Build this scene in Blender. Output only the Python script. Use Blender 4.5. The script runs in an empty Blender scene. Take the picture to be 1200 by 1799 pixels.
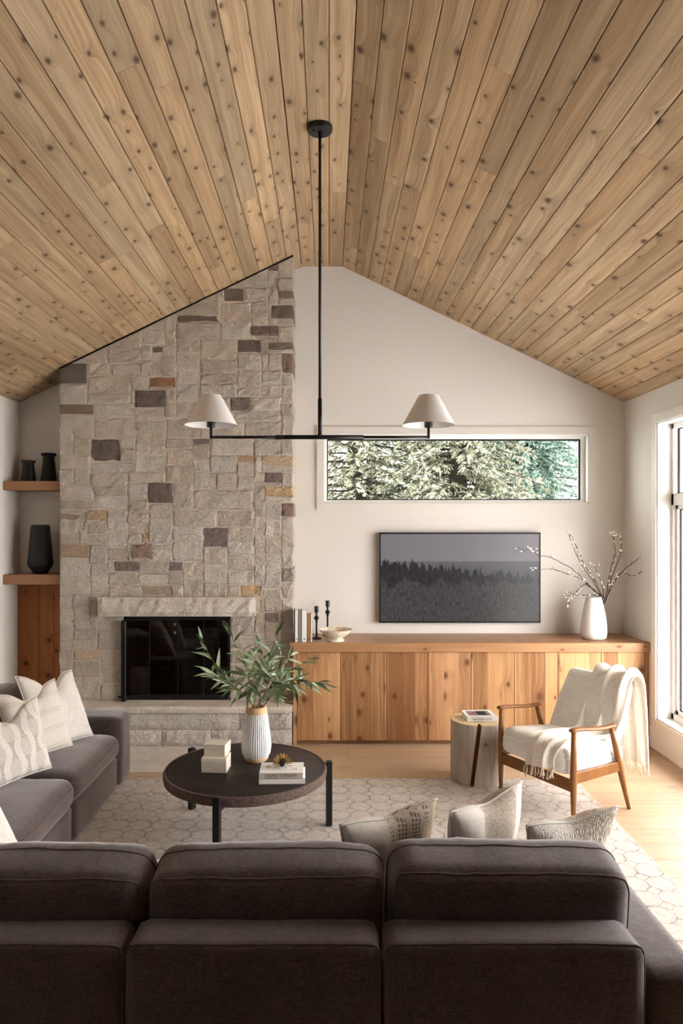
import bpy, bmesh, math, random
from mathutils import Vector, Matrix, noise
R = math.radians
rnd = random.Random(7)
scene = bpy.context.scene
COL = scene.collection

# ------------------------------------------------------------------ camera
CAM_H = 1.8
cam = bpy.data.cameras.new('camera')
cam_ob = bpy.data.objects.new('camera', cam)
COL.objects.link(cam_ob)
cam_ob.location = (0, 0, CAM_H)
cam_ob.rotation_euler = (R(90), 0, 0)
cam.sensor_fit = 'HORIZONTAL'
cam.sensor_width = 24.0
cam.lens = 25.0
cam.shift_x = 22 / 1200
cam.shift_y = 20.5 / 1200
cam.clip_start = 0.05
cam.clip_end = 200
scene.camera = cam_ob

# ------------------------------------------------------------------ sky, daylight, exposure
world = bpy.data.worlds.new('overcast_sky')
scene.world = world
world.use_nodes = True
wn = world.node_tree
wn.nodes.clear()
w_out = wn.nodes.new('ShaderNodeOutputWorld')
w_bg = wn.nodes.new('ShaderNodeBackground')
w_bg.inputs['Color'].default_value = (1.0, 0.99, 0.98, 1)
w_bg.inputs['Strength'].default_value = 5.0
wn.links.new(w_bg.outputs[0], w_out.inputs[0])

def portal(name, loc, rot, sx, sy):
    """guides sky sampling through a window opening; gives off no light of its own"""
    l = bpy.data.lights.new(name, 'AREA')
    l.shape = 'RECTANGLE'; l.size = sx; l.size_y = sy
    l.cycles.is_portal = True
    o = bpy.data.objects.new(name, l)
    COL.objects.link(o); o.location = loc; o.rotation_euler = rot
    return o

vs = scene.view_settings
scene.display_settings.display_device = 'sRGB'
vs.view_transform = 'Standard'
vs.look = 'None'
vs.exposure = 2.15
vs.gamma = 1.0
vs.use_curve_mapping = False

# ------------------------------------------------------------------ room measures (metres, camera at x=0, y=0)
YB = 6.28            # back wall
XL, XR = -2.738, 2.607
YR = -7.0            # rear wall behind the camera
RX0, RX1, RZ = -0.241, 0.12, 4.07   # flat ridge strip
SL = 0.4826
def zc(x):
    if x < RX0: return RZ - SL * (RX0 - x)
    if x > RX1: return RZ - SL * (x - RX1)
    return RZ

# ------------------------------------------------------------------ colour helpers
def lin(v):
    v /= 255.0
    return v / 12.92 if v <= 0.04045 else ((v + 0.055) / 1.055) ** 2.4
def C(r, g, b): return (lin(r), lin(g), lin(b), 1.0)

class NT:
    """small node-building helper"""
    def __init__(self, name, rough=0.6, spec=0.3):
        self.m = bpy.data.materials.new(name)
        self.m.use_nodes = True
        self.t = self.m.node_tree
        self.t.nodes.clear()
        self.out = self.t.nodes.new('ShaderNodeOutputMaterial')
        self.b = self.t.nodes.new('ShaderNodeBsdfPrincipled')
        self.t.links.new(self.b.outputs[0], self.out.inputs[0])
        self.b.inputs['Roughness'].default_value = rough
        self.b.inputs['Specular IOR Level'].default_value = spec
    def put(self, sock, v):
        if v is None: return
        if isinstance(v, bpy.types.NodeSocket): self.t.links.new(v, sock)
        else:
            if sock.type == 'RGBA' and not hasattr(v, '__len__'): v = (v, v, v, 1)
            sock.default_value = v
    def n(self, typ): return self.t.nodes.new(typ)
    def math(self, op, a, b=None, clamp=False):
        q = self.n('ShaderNodeMath'); q.operation = op; q.use_clamp = clamp
        self.put(q.inputs[0], a); self.put(q.inputs[1], b); return q.outputs[0]
    def mix(self, f, a, b, blend='MIX'):
        q = self.n('ShaderNodeMix'); q.data_type = 'RGBA'; q.blend_type = blend
        self.put(q.inputs[0], f); self.put(q.inputs[6], a); self.put(q.inputs[7], b); return q.outputs[2]
    def ramp(self, f, stops):
        q = self.n('ShaderNodeValToRGB'); e = q.color_ramp.elements
        while len(e) < len(stops): e.new(0.5)
        for k, (p, c) in enumerate(stops):
            e[k].position = p; e[k].color = c if hasattr(c, '__len__') else (c, c, c, 1)
        self.put(q.inputs[0], f); return q.outputs[0]
    def pos(self): return self.n('ShaderNodeNewGeometry').outputs['Position']
    def obj(self): return self.n('ShaderNodeTexCoord').outputs['Object']
    def uv(self): return self.n('ShaderNodeTexCoord').outputs['UV']
    def info(self): return self.n('ShaderNodeObjectInfo')
    def sep(self, v):
        q = self.n('ShaderNodeSeparateXYZ'); self.put(q.inputs[0], v); return q.outputs
    def comb(self, x=0.0, y=0.0, z=0.0):
        q = self.n('ShaderNodeCombineXYZ')
        for s, v in zip(q.inputs, (x, y, z)): self.put(s, v)
        return q.outputs[0]
    def map(self, v, scale=(1, 1, 1), loc=(0, 0, 0), rot=(0, 0, 0)):
        q = self.n('ShaderNodeMapping'); self.put(q.inputs[0], v)
        q.inputs['Scale'].default_value = scale; q.inputs['Location'].default_value = loc
        q.inputs['Rotation'].default_value = rot; return q.outputs[0]
    def noise(self, v, scale, detail=3, rough=0.5, dist=0.0, col=False):
        q = self.n('ShaderNodeTexNoise'); self.put(q.inputs['Vector'], v)
        q.inputs['Scale'].default_value = scale; q.inputs['Detail'].default_value = detail
        q.inputs['Roughness'].default_value = rough; q.inputs['Distortion'].default_value = dist
        return q.outputs[1 if col else 0]
    def voro(self, v, scale, feature='F1', dims='3D', rand=1.0):
        q = self.n('ShaderNodeTexVoronoi'); q.feature = feature; q.voronoi_dimensions = dims
        self.put(q.inputs['Vector'], v); q.inputs['Scale'].default_value = scale
        q.inputs['Randomness'].default_value = rand
        return q
    def bump(self, h, strength=0.3, dist=0.01):
        q = self.n('ShaderNodeBump'); q.inputs['Strength'].default_value = strength
        q.inputs['Distance'].default_value = dist
        self.put(q.inputs['Height'], h)
        self.t.links.new(q.outputs[0], self.b.inputs['Normal'])
    def base(self, v): self.put(self.b.inputs['Base Color'], v)

def plain(name, col, rough=0.6, spec=0.3, metal=0.0):
    g = NT(name, rough, spec); g.base(col); g.b.inputs['Metallic'].default_value = metal
    return g.m

# ------------------------------------------------------------------ materials
def wood(name, axis, base=None, knots=True, tone=(C(150, 105, 62), C(205, 160, 108)), grain=1.0, rough=0.55,
         cell=(0.11, 0.2), keep=0.5, knot_r=0.10, knot_col=C(70, 42, 26), board=None, spec=0.25):
    """plank wood: grain runs along AXIS; every board takes its own tone from the object's colour and random number"""
    g = NT(name, rough, spec)
    p = g.sep(g.pos()); inf = g.info()
    off = g.math('MULTIPLY', inf.outputs['Random'], 37.0)
    if axis == 'Y': u, v = p[1], g.math('ADD', p[0], g.math('MULTIPLY', p[2], 0.3))
    elif axis == 'Z': u, v = p[2], g.math('ADD', p[0], p[1])
    else: u, v = p[0], g.math('ADD', p[1], p[2])
    if board:      # boards glued edge to edge inside one panel
        idx = g.math('FLOOR', g.math('DIVIDE', v, board))
        wn_ = g.n('ShaderNodeTexWhiteNoise'); wn_.noise_dimensions = '2D'
        g.put(wn_.inputs['Vector'], g.comb(idx, off))
        brand = wn_.outputs['Value']
        off = g.math('ADD', off, g.math('MULTIPLY', brand, 19.0))
    uo = g.math('ADD', u, off); vo = g.math('ADD', v, g.math('MULTIPLY', off, 3.1))
    warp = g.noise(g.comb(g.math('MULTIPLY', vo, 5.0), g.math('MULTIPLY', uo, 1.4)), 1.0, 2)
    vk = vo
    if knots:
        kv = g.comb(g.math('DIVIDE', vo, cell[0]), g.math('DIVIDE', uo, cell[1]))
        vor = g.voro(kv, 1.0, 'F1', '2D', 0.9)
        d = vor.outputs['Distance']
        cs = g.sep(vor.outputs['Color'])
        on = g.math('LESS_THAN', cs[0], keep)
        rad = g.math('MULTIPLY', g.math('ADD', g.math('MULTIPLY', cs[1], 0.9), 0.35), knot_r)
        dn = g.math('DIVIDE', d, rad)
        halo = g.math('MULTIPLY', on, g.math('POWER', 2.718, g.math('MULTIPLY', dn, -0.55)))
        core = g.math('MULTIPLY', on, g.math('SUBTRACT', 1.35, dn, True), True)
        vk = g.math('ADD', vo, g.math('MULTIPLY', halo, 0.05))
    vk = g.math('ADD', vk, g.math('MULTIPLY', warp, 0.035))
    gr = g.noise(g.comb(g.math('MULTIPLY', vk, 95.0), g.math('MULTIPLY', uo, 1.6)), 1.0, 3, 0.6)
    rings = g.noise(g.comb(g.math('MULTIPLY', vk, 22.0), g.math('MULTIPLY', uo, 0.55)), 1.0, 2, 0.5)
    t = g.math('ADD', g.math('MULTIPLY', gr, 0.55 * grain), g.math('MULTIPLY', rings, 0.6 * grain))
    t = g.math('ADD', t, 0.5 - 0.575 * grain)
    if board: t = g.math('ADD', t, g.math('MULTIPLY', g.math('SUBTRACT', brand, 0.5), 0.5))
    col = g.ramp(t, [(0.25, tone[0]), (0.75, tone[1])])
    col = g.mix(1.0, col, inf.outputs['Color'], 'MULTIPLY')
    if knots:
        col = g.mix(g.math('MULTIPLY', halo, 0.55), col, g.mix(0.5, knot_col, tone[0]))
        col = g.mix(g.math('MULTIPLY', core, 0.85), col, knot_col)
    g.base(col)
    g.bump(gr, 0.12, 0.002)
    return g.m

M = {}
M['ceiling'] = wood('ceiling_cedar', 'Y', tone=(C(150, 122, 92), C(204, 177, 142)), cell=(0.105, 0.19), keep=0.55, knot_r=0.12,
                    knot_col=C(64, 42, 30), grain=1.25)
M['cedar_v'] = wood('cabinet_cedar', 'Z', tone=(C(140, 97, 62), C(198, 154, 110)), cell=(0.17, 0.22), keep=0.6, knot_r=0.15, grain=1.2,
                    knot_col=C(92, 52, 30), board=0.118)
M['cedar_x'] = wood('counter_cedar', 'X', tone=(C(146, 104, 72), C(188, 144, 104)), cell=(0.16, 0.36), keep=0.5, knot_r=0.06,
                    knot_col=C(92, 52, 30), rough=0.35)
M['shelf'] = wood('shelf_cedar', 'X', tone=(C(146, 104, 76), C(172, 128, 96)), knots=False)
M['niche'] = wood('niche_cedar', 'Z', tone=(C(148, 88, 48), C(182, 118, 68)), cell=(0.16, 0.15), keep=0.6, knot_r=0.12,
                  knot_col=C(58, 32, 20))
M['oak_floor'] = wood('oak_floor', 'X', tone=(C(166, 140, 112), C(193, 168, 140)), cell=(0.3, 0.9), keep=0.25, knot_r=0.03,
                      knot_col=C(150, 115, 82), rough=0.42, grain=0.7, spec=0.35)
M['chair_wood'] = wood('teak', 'Z', tone=(C(108, 68, 36), C(150, 102, 58)), knots=False, rough=0.35, grain=0.7)
M['bark_side'] = wood('weathered_stump', 'Z', tone=(C(140, 124, 108), C(206, 194, 180)), cell=(0.2, 0.2), keep=0.2, knot_r=0.1,
                      knot_col=C(110, 88, 66), rough=0.7)
M['stump_top'] = wood('cut_stump', 'X', tone=(C(206, 176, 132), C(232, 208, 168)), knots=False, rough=0.6)
M['stump_gap'] = plain('stump_crack', C(150, 92, 50), 0.7)

def wallpaint(name, col):
    g = NT(name, 0.75, 0.2)
    n = g.noise(g.pos(), 60, 4)
    g.base(g.mix(n, col, tuple(c * 0.97 for c in col[:3]) + (1,)))
    g.bump(n, 0.05, 0.001); return g.m
M['wall'] = wallpaint('warm_white_paint', C(227, 221, 214))
M['rear'] = plain('dark_bounce_absorber', C(62, 58, 50), 0.7)  # dark tone added so the unseen rear wall bounces less light
M['white_trim'] = plain('white_trim_paint', C(240, 238, 234), 0.4, 0.4)
M['black'] = plain('matte_black_metal', C(16, 15, 15), 0.45, 0.4)
M['black_ceramic'] = plain('black_ceramic', C(20, 18, 18), 0.5, 0.4)
M['groove'] = plain('dark_groove', C(96, 68, 42), 0.9, 0.1)
M['gasket'] = plain('black_gasket', C(20, 22, 24), 0.5)

def stone_mat(name, tint=None, bump=1.0):
    g = NT(name, 0.85, 0.2)
    p = g.pos(); inf = g.info()
    off = g.n('ShaderNodeVectorMath'); off.operation = 'ADD'
    g.put(off.inputs[0], p); g.put(off.inputs[1], g.comb(g.math('MULTIPLY', inf.outputs['Random'], 41.0), g.math('MULTIPLY', inf.outputs['Random'], 17.0), 0.0))
    v = off.outputs[0]
    big = g.noise(v, 7, 3, 0.6); fine = g.noise(v, 90, 5, 0.65)
    ridge = g.noise(g.map(v, (1, 1, 1.3)), 26, 4, 0.6, 0.6)
    col = inf.outputs['Color'] if tint is None else tint
    f = g.math('ADD', g.math('MULTIPLY', big, 0.75), g.math('MULTIPLY', fine, 0.45))
    k = g.ramp(f, [(0.3, 0.66), (0.6, 1.0), (0.8, 1.16)])
    c2 = g.mix(1.0, col, k, 'MULTIPLY')
    warm = g.noise(v, 3.5, 2)
    c2 = g.mix(g.math('MULTIPLY', g.ramp(warm, [(0.5, 0.0), (0.75, 1.0)]), 0.22), c2, g.mix(1.0, c2, C(240, 214, 186), 'MULTIPLY'))
    g.base(c2)
    g.bump(g.math('ADD', g.math('MULTIPLY', ridge, 1.0), g.math('MULTIPLY', fine, 0.45)), 0.9 * bump, 0.03)
    return g.m
M['stone'] = stone_mat('split_face_limestone')
M['slab'] = stone_mat('hearth_limestone', C(212, 201, 188), 0.6)
M['slab_top'] = stone_mat('sawn_limestone', C(202, 194, 184), 0.15)
def mortar():
    g = NT('mortar', 0.9, 0.1)
    n = g.noise(g.pos(), 70, 4)
    g.base(g.mix(n, C(196, 184, 168), C(212, 201, 188))); g.bump(n, 0.4, 0.006); return g.m
M['mortar'] = mortar()

def fabric(name, c1, c2, scale=900, bump=0.4, sheen=0.0, rough=0.9, coarse=0.0):
    g = NT(name, rough, 0.1)
    o = g.obj()
    a = g.noise(g.map(o, (1, 1, 0.16)), scale * 0.35, 2); b = g.noise(g.map(o, (0.16, 0.16, 1)), scale * 0.35, 2)
    t = g.math('MULTIPLY', g.math('ADD', a, b), 0.5)
    lo = g.noise(o, 7, 3)
    t2 = g.math('ADD', t, g.math('MULTIPLY', g.math('SUBTRACT', lo, 0.5), 0.25))
    g.base(g.ramp(t2, [(0.34, c1), (0.66, c2)]))
    h = t
    if coarse: h = g.math('ADD', t, g.math('MULTIPLY', g.noise(o, 60, 2), coarse))
    g.bump(h, bump, 0.003)
    g.b.inputs['Sheen Weight'].default_value = sheen
    g.b.inputs['Sheen Roughness'].default_value = 0.5
    g.b.inputs['Sheen Tint'].default_value = (1.0, 0.94, 0.92, 1)
    return g.m
M['sofa'] = fabric('charcoal_chenille', C(48, 38, 36), C(90, 77, 73), sheen=0.6)
M['sofa_seam'] = plain('charcoal_piping', C(104, 92, 88), 0.85)
M['boucle'] = fabric('cream_boucle', C(228, 223, 216), C(250, 248, 244), scale=620, bump=0.8, coarse=0.8)
M['throw'] = fabric('ivory_knit', C(234, 224, 208), C(251, 246, 237), scale=700, bump=0.8, coarse=1.0)
M['fringe'] = plain('ivory_fringe', C(236, 224, 204), 0.9)
M['linen'] = fabric('white_linen', C(212, 205, 196), C(240, 235, 228), scale=700, bump=0.4)
M['beige_linen'] = fabric('oat_linen', C(196, 180, 158), C(226, 212, 194), scale=700, bump=0.4)

def pillow_pattern(name, kind):
    g = NT(name, 0.9, 0.1)
    o = g.obj(); s = g.sep(o)
    weave = g.noise(o, 300, 2)
    basec = g.ramp(weave, [(0.35, C(214, 205, 195)), (0.65, C(240, 234, 226))])
    if kind == 'ogee':      # wavy columns filled with dashes and dots
        x = g.math('DIVIDE', s[0], 0.085); z = s[2]
        wave = g.math('MULTIPLY', g.math('SINE', g.math('MULTIPLY', z, 34.0)), 0.17)
        cell = g.math('FLOOR', x); alt = g.math('SUBTRACT', g.math('MULTIPLY', g.math('MODULO', g.math('ABSOLUTE', cell), 2.0), 2.0), 1.0)
        fx = g.math('ABSOLUTE', g.math('SUBTRACT', g.math('FRACT', x), 0.5))
        inside = g.math('LESS_THAN', fx, g.math('ADD', 0.27, g.math('MULTIPLY', wave, alt)))
        dash = g.math('GREATER_THAN', g.math('FRACT', g.math('MULTIPLY', z, 95.0)), 0.5)
        dots = g.math('GREATER_THAN', g.math('FRACT', g.math('MULTIPLY', s[0], 110.0)), 0.4)
        sel = g.math('GREATER_THAN', g.math('MULTIPLY', wave, alt), 0.02)
        mark = g.math('MULTIPLY', dash, g.math('MAXIMUM', dots, g.math('SUBTRACT', 1.0, sel)))
        mark = g.math('MULTIPLY', mark, inside)
        mark = g.math('MULTIPLY', mark, g.math('LESS_THAN', g.math('ABSOLUTE', s[0]), 0.19))
        g.base(g.mix(g.math('MULTIPLY', mark, 0.75), basec, C(112, 96, 88)))
    elif kind == 'stripes':
        st = g.math('GREATER_THAN', g.math('SINE', g.math('MULTIPLY', s[2], 60.0)), 0.35)
        fine = g.math('GREATER_THAN', g.math('SINE', g.math('MULTIPLY', s[2], 420.0)), 0.0)
        m = g.math('MULTIPLY', st, fine)
        g.base(g.mix(g.math('MULTIPLY', m, 0.35), basec, C(176, 164, 146)))
    elif kind == 'dots':    # dotted band in the middle, plain sides
        ax = g.math('ABSOLUTE', g.math('SUBTRACT', s[0], 0.02))
        band = g.math('LESS_THAN', ax, 0.085)
        v = g.voro(g.comb(s[0], s[2]), 75.0, 'F1', '2D', 0.15).outputs['Distance']
        d = g.math('MULTIPLY', g.math('LESS_THAN', v, 0.34), band)
        d = g.math('MULTIPLY', d, g.math('GREATER_THAN', g.math('SINE', g.math('ADD', g.math('MULTIPLY', s[0], 110.0), g.math('MULTIPLY', s[2], 20.0))), -0.5))
        right = g.math('GREATER_THAN', s[0], 0.105)
        bc = g.mix(right, g.mix(band, basec, C(226, 214, 200)), C(205, 186, 160))
        g.base(g.mix(g.math('MULTIPLY', d, 0.8), bc, C(120, 104, 92)))
    elif kind == 'band':    # textured oat band between smooth white panels
        ax = g.math('ABSOLUTE', g.math('SUBTRACT', s[0], -0.01))
        band = g.math('LESS_THAN', ax, 0.085)
        sp = g.noise(o, 220, 2)
        g.base(g.mix(band, basec, g.ramp(sp, [(0.4, C(176, 160, 142)), (0.6, C(218, 206, 192))])))
    else:                   # slubbed
        sl = g.noise(g.map(o, (60, 60, 14), rot=(0, 0.5, 0)), 3.0, 2)
        right = g.math('GREATER_THAN', s[0], -0.06)
        rough = g.ramp(sl, [(0.42, C(198, 182, 162)), (0.6, C(240, 232, 222))])
        g.base(g.mix(right, basec, rough))
        g.bump(sl, 0.8, 0.01)
        return g.m
    g.bump(weave, 0.4, 0.003)
    return g.m
for k in ('ogee', 'stripes', 'dots', 'band', 'slub'): M['p_' + k] = pillow_pattern('pillow_' + k, k)

def rug_mat():
    g = NT('woven_rug', 0.95, 0.05)
    p = g.sep(g.pos())
    P = 0.132
    w = g.noise(g.pos(), 14, 2, col=True); ws = g.sep(w)
    x = g.math('DIVIDE', g.math('ADD', p[0], g.math('MULTIPLY', g.math('SUBTRACT', ws[0], 0.5), 0.018)), P)
    y = g.math('DIVIDE', g.math('ADD', p[1], g.math('MULTIPLY', g.math('SUBTRACT', ws[1], 0.5), 0.018)), P * 1.05)
    fx = g.math('ABSOLUTE', g.math('SUBTRACT', g.math('FRACT', x), 0.5))   # 0 centre .. .5 edge
    fy = g.math('ABSOLUTE', g.math('SUBTRACT', g.math('FRACT', y), 0.5))
    cut = g.math('SUBTRACT', 0.70, g.math('ADD', fx, fy))        # < 0: the little diamonds between the octagons
    e = g.math('MINIMUM', g.math('SUBTRACT', 0.5, fx), g.math('SUBTRACT', 0.5, fy))
    indi = g.math('LESS_THAN', cut, 0.0)
    d = g.math('MINIMUM', g.math('ABSOLUTE', g.math('MULTIPLY', cut, 0.7)), g.math('ADD', e, g.math('MULTIPLY', indi, 1.0)))
    line = g.math('LESS_THAN', d, 0.03)
    # inner ring echoing the octagon
    r2 = g.math('ABSOLUTE', g.math('SUBTRACT', g.math('MINIMUM', e, g.math('MULTIPLY', cut, 0.7)), 0.11))
    line2 = g.math('MULTIPLY', g.math('LESS_THAN', r2, 0.018), 0.45)
    fade = g.ramp(g.noise(g.pos(), 9, 4, 0.7), [(0.36, 0.15), (0.6, 0.85)])
    fibre = g.noise(g.map(g.pos(), (1, 1, 1)), 260, 3, 0.7)
    mott = g.noise(g.pos(), 45, 4, 0.7)
    basec = g.ramp(g.math('ADD', g.math('MULTIPLY', fibre, 0.5), g.math('MULTIPLY', mott, 0.5)), [(0.36, C(174, 163, 153)), (0.62, C(219, 209, 200))])
    m = g.math('MULTIPLY', g.math('MAXIMUM', line, line2), fade)
    g.base(g.mix(g.math('MULTIPLY', m, 0.85), basec, C(104, 90, 82)))
    g.bump(fibre, 0.5, 0.004)
    return g.m
M['rug'] = rug_mat()

def glass_pane(name, tint=(1, 1, 1, 1), refl=0.08):
    g = NT(name); t = g.t
    tr = g.n('ShaderNodeBsdfTransparent'); tr.inputs[0].default_value = tint
    gl = g.n('ShaderNodeBsdfGlossy'); gl.inputs['Roughness'].default_value = 0.02
    mx = g.n('ShaderNodeMixShader')
    lw = g.n('ShaderNodeLayerWeight'); lw.inputs[0].default_value = 0.5
    fac = g.math('ADD', 0.03, g.math('MULTIPLY', g.math('POWER', lw.outputs['Facing'], 4.0), 0.9))
    t.links.new(fac, mx.inputs[0]); t.links.new(tr.outputs[0], mx.inputs[1]); t.links.new(gl.outputs[0], mx.inputs[2])
    t.links.new(mx.outputs[0], g.out.inputs[0]); t.nodes.remove(g.b)
    return g.m
M['glass'] = glass_pane('window_glass')
M['dimming_glass'] = glass_pane('dimming_window_glass', (0.6, 0.62, 0.6, 1))  # grey tint added to dim the overbright view through the clerestory
M['fire_glass'] = glass_pane('smoked_fire_glass', (0.5, 0.45, 0.42, 1))
def firebox_mat():
    g = NT('sooty_firebrick', 0.9, 0.1)
    b = g.n('ShaderNodeTexBrick'); g.put(b.inputs['Vector'], g.map(g.pos(), (1, 1, 1), rot=(R(90), 0, 0)))
    b.inputs['Color1'].default_value = C(120, 84, 72); b.inputs['Color2'].default_value = C(92, 68, 58); b.inputs['Mortar'].default_value = C(28, 24, 22)
    b.inputs['Scale'].default_value = 4.5
    g.base(b.outputs[0]); return g.m
M['firebox'] = firebox_mat()

def tabletop_mat():
    g = NT('dark_stained_tabletop', 0.5, 0.3)
    o = g.obj(); s = g.sep(o)
    n = g.noise(g.comb(g.math('MULTIPLY', s[0], 4.0), g.math('MULTIPLY', s[1], 60.0)), 1.0, 3)
    g.base(g.ramp(n, [(0.3, C(34, 27, 25)), (0.7, C(52, 42, 39))])); g.bump(n, 0.1, 0.002); return g.m
M['tabletop'] = tabletop_mat()
def rim_mat():
    g = NT('hammered_rim', 0.7, 0.3)
    n = g.noise(g.obj(), 120, 4, 0.7)
    g.base(g.ramp(n, [(0.35, C(58, 44, 40)), (0.65, C(120, 98, 88))])); g.bump(n, 0.9, 0.01); return g.m
M['rim'] = rim_mat()
M['ceramic'] = plain('white_ceramic', C(236, 233, 228), 0.45, 0.4)
M['ceramic_rib'] = plain('ribbed_white_ceramic', C(230, 229, 228), 0.6, 0.3)
M['tan_clay'] = plain('bare_tan_clay', C(206, 172, 132), 0.8)
M['paper'] = plain('book_pages', C(238, 234, 226), 0.8)
M['bookwhite'] = plain('white_book_cover', C(240, 238, 234), 0.5)
M['bookgrey'] = plain('grey_book_cover', C(138, 134, 132), 0.6)
M['booktan'] = plain('tan_book_cover', C(168, 124, 76), 0.6)
M['bookblack'] = plain('black_book_cover', C(26, 25, 25), 0.6)
M['ink'] = plain('grey_ink', C(88, 84, 82), 0.7)
M['inkband'] = plain('beige_spine_band', C(206, 192, 178), 0.6)
M['brass'] = plain('aged_brass', C(176, 140, 84), 0.35, 0.5, 0.9)
M['shade'] = plain('white_lampshade', C(238, 234, 232), 0.8, 0.1)
M['shade'].node_tree.nodes['Principled BSDF'].inputs['Transmission Weight'].default_value = 0.0
def bone_mat():
    g = NT('cream_bone_inlay', 0.45, 0.3)
    n = g.noise(g.map(g.obj(), (6, 60, 60)), 3, 3)
    g.base(g.ramp(n, [(0.35, C(214, 203, 184)), (0.65, C(240, 233, 220))])); return g.m
M['bone'] = bone_mat()
def marble_mat():
    g = NT('cream_onyx', 0.3, 0.4)
    n = g.noise(g.obj(), 11, 4, 0.6, 1.2)
    g.base(g.ramp(n, [(0.35, C(196, 186, 150)), (0.5, C(238, 232, 218)), (0.7, C(214, 190, 156))])); return g.m
M['onyx'] = marble_mat()
def leaf_mat():
    g = NT('eucalyptus_leaf', 0.6, 0.3)
    inf = g.info(); s = g.sep(g.obj())
    n = g.noise(g.obj(), 40, 2)
    f = g.math('ADD', g.math('MULTIPLY', inf.outputs['Random'], 0.7), g.math('MULTIPLY', n, 0.3))
    col = g.ramp(f, [(0.15, C(86, 106, 72)), (0.5, C(134, 152, 116)), (0.9, C(190, 200, 174))])
    mid = g.math('LESS_THAN', g.math('ABSOLUTE', s[0]), 0.0007)
    g.base(g.mix(g.math('MULTIPLY', mid, 0.5), col, C(190, 200, 160)))
    return g.m
M['leaf'] = leaf_mat()
M['stem_green'] = plain('olive_stem', C(124, 110, 72), 0.7)
M['twig'] = plain('brown_twig', C(54, 38, 29), 0.8)
M['bud'] = plain('silver_willow_bud', C(232, 224, 212), 0.9)

def tv_picture():
    g = NT('screen_picture', 0.25, 0.5)
    s = g.sep(g.obj())           # x across, z up, metres from the screen centre
    x, z = s[0], s[2]
    sky = g.ramp(g.math('ADD', g.math('MULTIPLY', x, 0.25), 0.5), [(0.0, C(98, 94, 98)), (0.7, C(128, 122, 126)), (1.0, C(112, 108, 114))])
    hill = g.math('GREATER_THAN', 0.145, z)
    hillc = g.ramp(g.math('ADD', 0.5, g.math('MULTIPLY', z, 2.2)), [(0.4, C(62, 60, 62)), (0.85, C(96, 94, 98))])
    # row of conifers: spiky skyline made of noise columns
    c1 = g.noise(g.comb(g.math('MULTIPLY', x, 26.0), 3.7, 0.0), 1.0, 2)
    c2 = g.noise(g.comb(g.math('MULTIPLY', x, 70.0), 1.2, 0.0), 1.0, 1)
    slope = g.math('MULTIPLY', x, -0.10)
    top = g.math('ADD', g.math('ADD', g.math('MULTIPLY', c1, 0.22), g.math('MULTIPLY', c2, 0.12)), g.math('SUBTRACT', slope, 0.10))
    tree = g.math('GREATER_THAN', top, z)
    treec = g.ramp(g.noise(g.comb(g.math('MULTIPLY', x, 60.0), g.math('MULTIPLY', z, 20.0), 0.0), 1.0, 3), [(0.35, C(30, 28, 30)), (0.7, C(54, 50, 52))])
    c3 = g.noise(g.comb(g.math('MULTIPLY', x, 9.0), 8.1, 0.0), 1.0, 3)
    topb = g.math('SUBTRACT', g.math('MULTIPLY', c3, 0.26), 0.17)
    bush = g.math('GREATER_THAN', topb, z)
    bushc = g.ramp(g.noise(g.comb(g.math('MULTIPLY', x, 55.0), g.math('MULTIPLY', z, 24.0), 2.0), 1.0, 5, 0.7), [(0.35, C(36, 33, 34)), (0.7, C(80, 75, 76))])
    col = g.mix(hill, sky, hillc); col = g.mix(tree, col, treec); col = g.mix(bush, col, bushc)
    g.base(C(12, 12, 12))
    g.put(g.b.inputs['Emission Color'], col); g.b.inputs['Emission Strength'].default_value = 0.27
    return g.m
M['screen'] = tv_picture()

def foliage_mat(name, a, b, c):
    g = NT(name, 0.7, 0.15)
    n = g.noise(g.pos(), 9, 3, 0.7); f = g.noise(g.pos(), 60, 2)
    t = g.math('ADD', g.math('MULTIPLY', n, 0.6), g.math('MULTIPLY', f, 0.4))
    g.base(g.ramp(t, [(0.34, a), (0.45, b), (0.56, c)])); return g.m
M['spruce'] = foliage_mat('spruce_needles', C(30, 32, 24), C(94, 95, 76), C(188, 186, 168))
M['spruce_blue'] = foliage_mat('blue_spruce_needles', C(32, 46, 42), C(84, 110, 100), C(160, 180, 170))
M['tree_bark'] = plain('tree_bark', C(56, 49, 42), 0.9)
def ground_mat():
    g = NT('frosted_ground', 0.9, 0.1)
    g.base(g.ramp(g.noise(g.pos(), 1.5, 4), [(0.35, C(190, 192, 190)), (0.65, C(232, 234, 236))])); return g.m
M['ground'] = ground_mat()

# ------------------------------------------------------------------ object helpers
def tag(o, label=None, cat=None, group=None, kind=None):
    if label: o['label'] = label
    if cat: o['category'] = cat
    if group: o['group'] = group
    if kind: o['kind'] = kind
    return o
def empty(name, loc=(0, 0, 0), rot=(0, 0, 0), **kw):
    o = bpy.data.objects.new(name, None); COL.objects.link(o)
    o.location = loc; o.rotation_euler = rot; o.empty_display_size = 0.05
    return tag(o, **kw)
def link_mesh(name, me, mat=None, parent=None, loc=None, mtx=None, **kw):
    o = bpy.data.objects.new(name, me); COL.objects.link(o)
    if mat is not None and not me.materials:
        for mm in (mat if isinstance(mat, (list, tuple)) else [mat]): me.materials.append(mm)
    if parent: o.parent = parent
    if mtx is not None: o.matrix_local = mtx
    if loc is not None: o.location = loc
    return tag(o, **kw)
def from_bm(name, bm, mat=None, parent=None, smooth=False, loc=None, mtx=None, **kw):
    me = bpy.data.meshes.new(name)
    bmesh.ops.recalc_face_normals(bm, faces=bm.faces)
    bm.to_mesh(me); bm.free()
    if smooth:
        for p in me.polygons: p.use_smooth = True
    return link_mesh(name, me, mat, parent, loc, mtx, **kw)
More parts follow.
